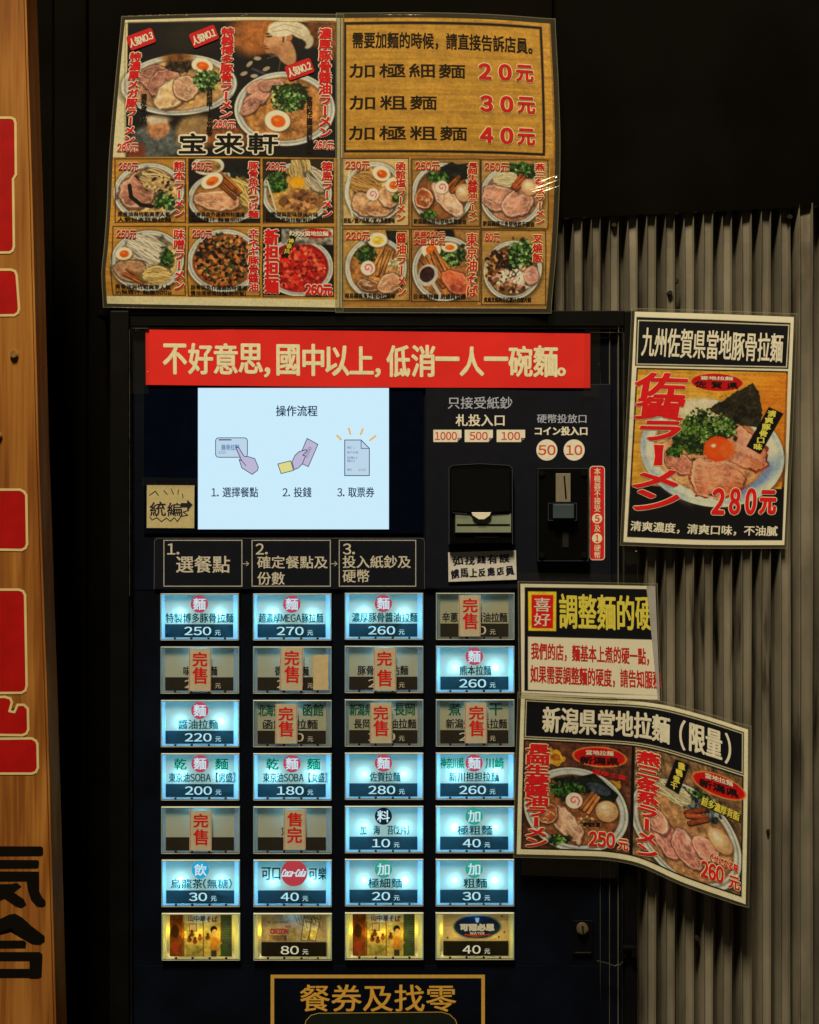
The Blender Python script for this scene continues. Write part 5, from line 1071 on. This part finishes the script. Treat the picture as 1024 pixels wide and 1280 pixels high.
crinkle(pB, sB, [(662, 238, 700, 224, 3.2), (664, 240, 690, 233, 2.2), (668, 234, 684, 224, 1.6), (672, 228, 697, 219, 1.6), (676, 240, 700, 232, 2.4), (664, 242, 678, 250, 1.6), (672, 244, 688, 258, 1.4), (690, 232, 700, 240, 2.), (686, 246, 694, 262, 1.2), (694, 205, 700, 222, 1.1), (680, 222, 690, 214, 1.), (655, 236, 664, 238, 1.)])
crinkle(pB, sB, [(692, 255, 699, 268, 1.2), (600, 21, 660, 24, .7), (470, 18.5, 540, 18.3, .6), (690, 60, 695, 90, .8), (630, 381, 634, 371, 1.)])

# ---- single bowl poster
q = lambda x, y: (770 + x * .25, 380 + y * .25)
fd = lambda x, y: -.0118 - .0185 * (x - 785) / 200. - .0008 * np.sin((y - 400) * .02)
sD = Sheet([q(95, 38), q(500, 50), q(890, 65)], [q(38, 1190), q(440, 1204), q(842, 1205)], [q(95, 38), q(66, 620), q(38, 1190)], [q(890, 65), q(868, 640), q(842, 1205)], fd)
c = Canvas(sD, 1.7, (206, 190, 144))
pl = lambda pts, col, **k: c.poly([q(*p) for p in pts], col, **k)
pl([(104, 65), (873, 95), (862, 325), (96, 308)], (22, 17, 12)); ln = lambda pts, w_, col, **k: c.line([q(*p) for p in pts], w_, col, **k)
ln([(113, 82), (865, 106), (853, 315), (105, 300), (113, 82)], 1.3, (206, 190, 144))
pl([(104, 318), (860, 336), (832, 1182), (56, 1165)], (24, 18, 12)); pl([(110, 325), (852, 343), (828, 925), (78, 905)], (188, 136, 48), nz=.06); c.clipbox = (*sD.inv(*q(112, 328)), *sD.inv(*q(838, 915))); c.ell(*q(860, 560), 60, 110, (196, 112, 30), soft=60, op=.75); c.clipbox = None
a_ = sD.inv(*q(110, 325)); b_ = sD.inv(*q(852, 925)); 
W = c.win(a_[0], a_[1], b_[0], b_[1]); msk = (np.abs(c.C[W] - np.array([192, 125, 40])).sum(-1) < 90); gg = vnoise(*c.X[W].shape, (90, 5), 3, 3); c.C[W] = np.where(msk[..., None], c.C[W] * (1 + .3 * (gg - .5))[..., None] * np.array([1, 1, 1]), c.C[W])
ee = lambda x, y, rx, ry, col, **k: c.ell(*q(x, y), rx / 4, ry / 4, col, **k)
ee(490, 760, 360, 262, (60, 36, 14), soft=5, op=.7, ang=10); ee(482, 748, 362, 262, (188, 186, 172), ang=10); ee(470, 735, 345, 245, (150, 148, 140), ang=10, soft=6); ee(480, 745, 335, 238, (196, 190, 168), ang=10, soft=3)
ee(700, 880, 150, 40, (104, 122, 150), ang=-42, soft=9, op=.85); ee(250, 900, 120, 24, (140, 150, 160), ang=38, soft=8, op=.6); ee(470, 740, 285, 205, (150, 100, 60), ang=12, nz=.15, soft=3); ee(470, 745, 272, 195, (186, 134, 84), ang=12, nz=.2, soft=3)
ee(420, 530, 120, 60, (196, 176, 132), soft=8, nz=.05)
c.bits(*q(440, 740), 66, 44, [(206, 160, 110), (160, 104, 60), (200, 150, 96)], 240, (.6, 1.8), op=.5)
c.cha(*q(315, 790), 22, 13, 35, (178, 110, 80), (206, 146, 108)); c.cha(*q(400, 690), 26, 14, 10, (176, 112, 84), (204, 150, 116))
c.poly([q(*p) for p in ((380, 770), (520, 765), (660, 870), (640, 930), (520, 985), (400, 960), (365, 880))], (120, 56, 28), nz=.2, wob=2); c.poly([q(*p) for p in ((386, 775), (520, 770), (650, 870), (630, 920), (520, 968), (405, 945), (375, 880))], (190, 120, 84), nz=.18, wob=2)
for k in range(16): x, y = R_(500, 110), R_(860, 70); ln([(x - 40, y - 8 + R_(0, 12)), (x, y), (x + 40, y + 6)], R_(1.6, .7), (212, 156, 116), op=.6, soft=1.5)
ln([(395, 780), (380, 880), (410, 950), (520, 975)], 2.5, (214, 166, 124), op=.8)
c.poly([q(*p) for p in ((540, 700), (620, 600), (760, 720), (770, 810), (700, 845), (560, 790))], (116, 54, 30), nz=.2, wob=2); c.poly([q(*p) for p in ((545, 700), (622, 610), (750, 725), (760, 800), (698, 832), (565, 780))], (192, 128, 92), nz=.18, wob=2)
for k in range(14): x, y = R_(660, 80), R_(740, 50); ln([(x - 35, y - 16), (x, y), (x + 30, y + 16)], R_(1.6, .6), (214, 160, 120), op=.6, soft=1.5)
ee(590, 700, 70, 90, (190, 130, 96), ang=-30, nz=.15, soft=4)
for x, y, rx, ry, co in ((470, 860, 60, 40, (206, 140, 92)), (560, 930, 60, 24, (150, 78, 38)), (420, 930, 30, 20, (160, 84, 44)), (600, 820, 50, 26, (204, 136, 96)), (400, 800, 16, 50, (214, 160, 112)), (700, 800, 50, 22, (176, 96, 52)), (640, 680, 46, 30, (206, 146, 110)), (730, 740, 22, 30, (160, 88, 52)), (520, 790, 70, 14, (212, 160, 118)), (600, 900, 40, 20, (164, 86, 44))):
    ee(x, y, rx, ry, co, soft=9, op=.55, ang=random.uniform(-20, 40))
c.poly([q(*p) for p in ((445, 530), (683, 397), (716, 440), (735, 560), (700, 650), (600, 600), (480, 580))], (50, 44, 28), nz=.3, wob=1.5)
for k in range(60): x, y = R_(610, 100), R_(530, 80); ee(x, y, R_(7, 4), R_(4, 2), random.choice([(74, 68, 44), (36, 34, 22), (88, 78, 50)]), ang=random.random() * 180, op=.35 if abs(x - 600) < 90 else .15)
c.green(*q(400, 655), 29, 24, 330); c.ell(*q(385, 690), 22, 12, (26, 36, 14), soft=8, op=.6); c.green(*q(520, 620), 22, 13, 180, light=True); c.bits(*q(440, 620), 34, 24, [(96, 112, 44), (140, 150, 80), (30, 44, 16)], 160, (1, 2.6)); c.green(*q(300, 735), 10, 7)
for k in range(40):
    x, y = R_(410, 110), R_(650, 90); c.ell(*q(x, y), R_(2.6, .8), R_(1.5, .5), (104, 124, 50), ang=random.random() * 180, op=.9); c.ell(*q(x, y), 1.1, .6, (30, 44, 16), op=.9)
ee(510, 725, 70, 62, (200, 66, 20), soft=2); ee(508, 720, 62, 54, (222, 84, 26), soft=4); ee(560, 730, 36, 46, (206, 100, 40), soft=5, op=.8); ee(488, 708, 12, 9, (246, 190, 140), soft=1.5)
pl([(64, 905), (835, 925), (829, 1182), (56, 1165)], (24, 18, 12), op=0)
c.poly([q(*p) for p in ((765, 515), (838, 548), (722, 752), (652, 712))], (24, 20, 12)); c.ell(*q(505, 392), 33, 11.6, (214, 160, 70), ang=1); c.ell(*q(505, 392), 32, 10.8, (170, 24, 20), ang=1)
c.gain = .94
pD = poster('saga_ramen_poster', 'laminated poster of a single large ramen bowl priced 280元 on the corrugated wall', sD, c)
aW = Acc('cream_lettering', ink(212, 196, 150), pD); aR = Acc('red_lettering', ink(196, 24, 22), pD); aO = Acc('lettering_outline', ink(206, 176, 120), pD); aK = Acc('black_lettering', ink(28, 20, 14), pD); aY = Acc('yellow_lettering', ink(214, 184, 60), pD)
T(sD, aW, '九州佐賀県當地豚骨拉麵', *q(130, 132), *q(835, 275), (.45, .6), .0003, rot=.9)
xs = [(100, 348, 350, 470), (100, 470, 340, 575), (125, 588, 318, 680), (180, 700, 245, 812), (95, 832, 310, 918), (100, 935, 308, 1030)]
for ch, (x0, y0, x1, y1) in zip('佐賀ラ|メン', xs):
    if ch == '|': shape(sD, aO, [q(185, 698), q(246, 700), q(240, 735), (q(238, 812)), q(183, 812), q(190, 760)], .0003); shape(sD, aR, [q(190, 703), q(241, 705), q(235, 735), q(233, 807), q(188, 807), q(195, 760)], .00045)
    else: T(sD, aR, ch, *q(x0, y0), *q(x1, y1), (1.9, 1.2), .0003, (aO, .9), shear=.15, jit=.1)
T(sD, aW, '當地拉麵', *q(425, 362), *q(585, 380), .25, .0003); T(sD, aK, '佐 賀 県', *q(395, 388), *q(612, 420), .35, .0003, rot=1)
TV(sD, aY, '清爽豚骨口味', q(745, 632)[0], q(0, 532)[1], q(0, 730)[1], 11, .5, .0004, None, 21)
for ch, x0, x1 in (('２', 485, 540), ('８', 572, 618), ('０', 652, 698), ('元', 722, 798)): T(sD, aR, ch, *q(x0, 925 if ch != '元' else 935), *q(x1, 1048), 1.3, .0003, (aO, 1.0), rot=1)
T(sD, aW, '清爽濃度，清爽口味，不油膩', *q(76, 1103), *q(806, 1153), .35, .0003, rot=1)
for a in (aW, aR, aO, aK, aY): a.done()
laminate(pD, sD, 4, lambda x, y: .0005 * np.sin(x * .05 + y * .04) + .0012 * np.exp(-((x - 788) / 5.) ** 2) * np.sin(y * .25), .0019)
crinkle(pD, sD, [(788, 392, 786, 420, 1.), (783, 470, 786, 490, 1.2), (778, 676, 792, 684, 1.2), (868, 683.5, 884, 684, 1.6), (984, 484, 998, 500, 1.6), (988, 492, 994, 510, .9), (800, 388, 860, 390, .7)])

# ---- notice about noodle firmness
q = lambda x, y: (640 + x * .1953, 720 + y * .1953)
fe = lambda x, y: -.0128 + .0012 * np.clip((x - 795) / 25., 0, 2) ** 2 * 0
sE = Sheet([q(55, 50), q(480, 56), q(915, 65)], [q(62, 765), q(500, 780), q(945, 792)], [q(55, 50), q(62, 765)], [q(915, 65), q(925, 420), q(945, 792)], fe)
c = Canvas(sE, 1.5, (206, 192, 148)); pl = lambda pts, col, **k: c.poly([q(*p) for p in pts], col, **k)
pl([(82, 72), (862, 84), (900, 420), (938, 765), (80, 735)], (18, 15, 13)); pl([(103, 98), (285, 100), (283, 353), (105, 350)], (196, 160, 46)); pl([(125, 120), (265, 122), (263, 335), (127, 333)], (176, 30, 20)); pl([(103, 388), (905, 408), (940, 765), (103, 728)], (204, 190, 148))
pE = poster('noodle_firmness_notice', 'black and cream notice with yellow 調整麵的硬 and red sentences', sE, c, cat='notice')
aY = Acc('yellow_lettering', ink(196, 172, 54), pE); aR = Acc('red_lettering', ink(172, 30, 22), pE); aW = Acc('cream_lettering', ink(206, 176, 140), pE)
T(sE, aY, '調整麵的', *q(303, 122), *q(782, 340), (.75, .75), .0003, rot=.6); T(sE, aY, '硬', *q(792, 138), *q(898, 345), .7, .0003)
T(sE, aW, '喜', *q(142, 140), *q(246, 228), .25, .0003); T(sE, aW, '好', *q(140, 238), *q(246, 320), .25, .0003)
T(sE, aR, '我們的店，麵基本上煮的硬一點，', *q(123, 445), *q(876, 552), .4, .0003, rot=1.4); T(sE, aR, '如果需要調整麵的硬度，請告知服務', *q(122, 590), *q(950, 705), .4, .0003, rot=1.2)
for a in (aY, aR, aW): a.done()
# its right margin, folded forward along a crease
e = [q(862, 64), q(917, 65), q(948, 800), q(936, 796)]
shf = Sheet([e[0], e[1]], [e[3], e[2]], [e[0], e[3]], [e[1], e[2]], lambda a, b: -.0145 + 0 * a); shf.grid('folded_margin', pm('grey_cream_paper', ref(150, 138, 112), .5), pE, res=2, thick=.0006)
laminate(pE, sE, 3, lambda x, y: .0006 * np.sin(x * .08 + y * .02), .0030)

# ---- two bowl poster, curving forward on its right
q = lambda x, y: (640 + x * .3027, 860 + y * .3027)
ff = lambda x, y: -.0128 - .030 * np.clip((x - 770) / 165., 0, 1) ** 1.3
sF = Sheet([q(38, 30), q(300, 45), q(600, 66), q(780, 110), q(975, 172)], [q(20, 686), q(250, 692), q(400, 699), q(520, 722), q(700, 800), q(965, 893)], [q(38, 30), q(28, 350), q(20, 686)], [q(975, 172), q(972, 540), q(965, 893)], ff)
sF.lk = .75
c = Canvas(sF, 1.45, (204, 188, 140))
L0 = sF.rect   # local frame: x0,y0,x1,y1
lx0, ly0, lx1, ly1 = L0; Wd, Hd = lx1 - lx0, ly1 - ly0
def lf(u, v): return (lx0 + u * Wd, ly0 + v * Hd)
class Loc:         # painter in the sheet's own frame, 0..1 across and down
    def inv(s, x, y): return x, y
c_sh = c.sh; c.sh = Loc()
def lr(u0, v0, u1, v1, col, **k): c.poly([lf(u0, v0), lf(u1, v0), lf(u1, v1), lf(u0, v1)], col, **k)
lr(.018, .022, .982, .268, (20, 16, 12)); a_ = lf(.024, .032); b_ = lf(.976, .258); c.frame(*a_, *b_, 1.1, (206, 190, 140))
lr(.018, .275, .982, .968, (24, 18, 12)); 
def cl(u0, v0, u1, v1): a = lf(u0, v0); b = lf(u1, v1); c.clipbox = (a[0], a[1], b[0], b[1]); return c.clipbox
b1 = cl(.024, .285, .492, .96); c.rect(*b1, (92, 56, 36), nz=.25); 
for u, v in ((.16, .38), (.40, .55)): c.ell(*lf(u, v), 11, 9, (196, 146, 44), nz=.15, wob=.4); c.ell(*lf(u, v), 6, 5, (150, 90, 30), nz=.2)
X = lambda u, v: lf(u, v)
c.bowl(*X(.255, .71), 66, 55, (132, 84, 48), 18, (188, 184, 160), .84)
c.nori([X(.25, .50), X(.33, .47), X(.44, .60), X(.41, .68), X(.33, .65)]); c.nori([X(.15, .52), X(.24, .49), X(.30, .58), X(.2, .6)]); c.green(*X(.21, .58), 22, 10, 160); c.ell(*X(.35, .57), 16, 7, (60, 66, 66), 20, nz=.3)
c.cha(*X(.215, .80), 30, 14, 48, (190, 142, 104), (212, 174, 134)); c.cha(*X(.13, .74), 12, 14, 20, (150, 84, 44)); c.menma(*X(.315, .66), 24, -55, 3, 5, (160, 102, 56)); c.egg(*X(.39, .71), 14, 14, 0, True); c.naruto(*X(.245, .65), 10.5); c.green(*X(.18, .90), 14, 6, light=True); c.bits(*X(.30, .78), 12, 7, [(190, 150, 100), (110, 70, 40)], 60)
b2 = cl(.505, .285, .976, .96); c.rect(*b2, (120, 92, 58), nz=.25)
for k in range(14): c.line([X(.5 + k * .04, .28), X(.56 + k * .045, .7)], 2, (88, 62, 38), op=.5)
c.bowl(*X(.735, .72), 72, 58, (160, 116, 72), 25, (190, 182, 156), .86)
c.green(*X(.78, .50), 26, 13, 150, light=True); c.ell(*X(.80, .54), 24, 9, (60, 62, 56), 25, nz=.4); c.bits(*X(.80, .54), 24, 10, [(140, 140, 124), (50, 52, 46), (100, 104, 90)], 120, (1.5, 4), .35); c.nood(*X(.68, .50), 22, 12, 10, (206, 186, 132)); c.cha(*X(.65, .78), 26, 16, 55, (188, 120, 96), (208, 156, 124)); c.cha(*X(.74, .80), 24, 16, 50, (190, 124, 98), (212, 164, 130)); c.cha(*X(.82, .76), 20, 14, 30, (186, 124, 96), (208, 158, 124)); c.cha(*X(.61, .70), 18, 14, 40, (184, 122, 96)); c.menma(*X(.78, .59), 24, -20, 3, 6, (140, 72, 38)); c.egg(*X(.885, .69), 17, 12, 35, True)
c.clipbox = None
for u, v in ((.352, .365), (.875, .375)): c.ell(*lf(u, v), 34, 13.5, (200, 130, 60), 2); c.ell(*lf(u, v), 32, 12, (176, 26, 22), 2)
c.poly([X(.685, .30), X(.745, .31), X(.70, .50), X(.64, .48)], (22, 18, 12)); c.poly([X(.80, .475), X(.975, .50), X(.97, .55), X(.79, .525)], (60, 48, 24), op=.8)
c.sh = c_sh
c.gain = .92
pF = poster('niigata_ramen_poster', 'laminated poster with two ramen bowls, 250元 and 260元, its right side drooping forward', sF, c)
sF_real = sF.inv; sF.inv = lambda x, y: (x, y)       # lettering below is laid out in the sheet's own frame
aW = Acc('cream_lettering', ink(214, 198, 150), pF); aR = Acc('red_lettering', ink(192, 26, 24), pF); aO = Acc('lettering_outline', ink(206, 180, 120), pF); aK = Acc('black_lettering', ink(26, 20, 14), pF); aY = Acc('yellow_lettering', ink(206, 176, 56), pF)
def TL(acc, t, u0, v0, u1, v1, *a, **k): a0 = lf(u0, v0); a1 = lf(u1, v1); T(sF, acc, t, *a0, *a1, *a, **k)
TL(aW, '新潟県當地拉麵', .10, .065, .655, .225, (.9, .7), .0003); TL(aW, '（', .70, .06, .725, .235, .5, .0003); TL(aW, '限量', .745, .065, .885, .225, (.9, .7), .0003); TL(aW, '）', .90, .06, .925, .235, .5, .0003)
TV(sF, aR, '長岡生姜醬油ラーメン', lf(.082, 0)[0], lf(0, .30)[1], lf(0, .955)[1], 31, (1.4, .6), .0003, (aO, 1.1)); TV(sF, aR, '燕三条系ラーメン', lf(.565, 0)[0], lf(0, .30)[1], lf(0, .95)[1], 30, (1.4, .7), .0003, (aO, 1.1), 0)
for u in (.352, .875): TL(aW, '當地拉麵', u - .06, .325, u + .06, .355, .25, .0003); TL(aK, '新潟県', u - .085, .365, u + .085, .41, (.5, .35), .0003)
TL(aR, '250', .315, .845, .425, .935, .8, .0003, (aO, 1.)); TL(aR, '元', .442, .875, .485, .94, .6, .0003, (aO, 1.)); TL(aR, '260', .805, .835, .90, .925, .8, .0003, (aO, 1.)); TL(aR, '元', .925, .865, .972, .935, .6, .0003, (aO, 1.))
TV(sF, aY, '雞鴨煮干', lf(.695, 0)[0], lf(0, .31)[1], lf(0, .48)[1], 8.5, .5, .0004, None, 12); TL(aY, '超多濃厚背脂', .80, .48, .965, .53, .3, .0004, rot=6); TL(aR, '濃厚生薑', .32, .46, .47, .49, .2, .0003, rot=8); TL(aK, '濃郁生薑', .285, .785, .36, .81, .3, .0003); TL(aR, 'くせになる味', .84, .78, .965, .83, .35, .0003, (aO, .6), rot=6)
for a in (aW, aR, aO, aK, aY): a.done()
sF.inv = sF_real
laminate(pF, sF, 4, lambda x, y: .0007 * np.sin(x * .05 + y * .02) + .0009 * np.exp(-((y - 1072) / 7.) ** 2) * np.sin(x * .2), .0026)
crinkle(pF, sF, [(760, 1078, 800, 1084, 1.2), (800, 1084, 846, 1106, .9), (852, 1108, 900, 1128, .9), (705, 1073, 740, 1074, .8), (846, 890, 868, 894, 1.2)])
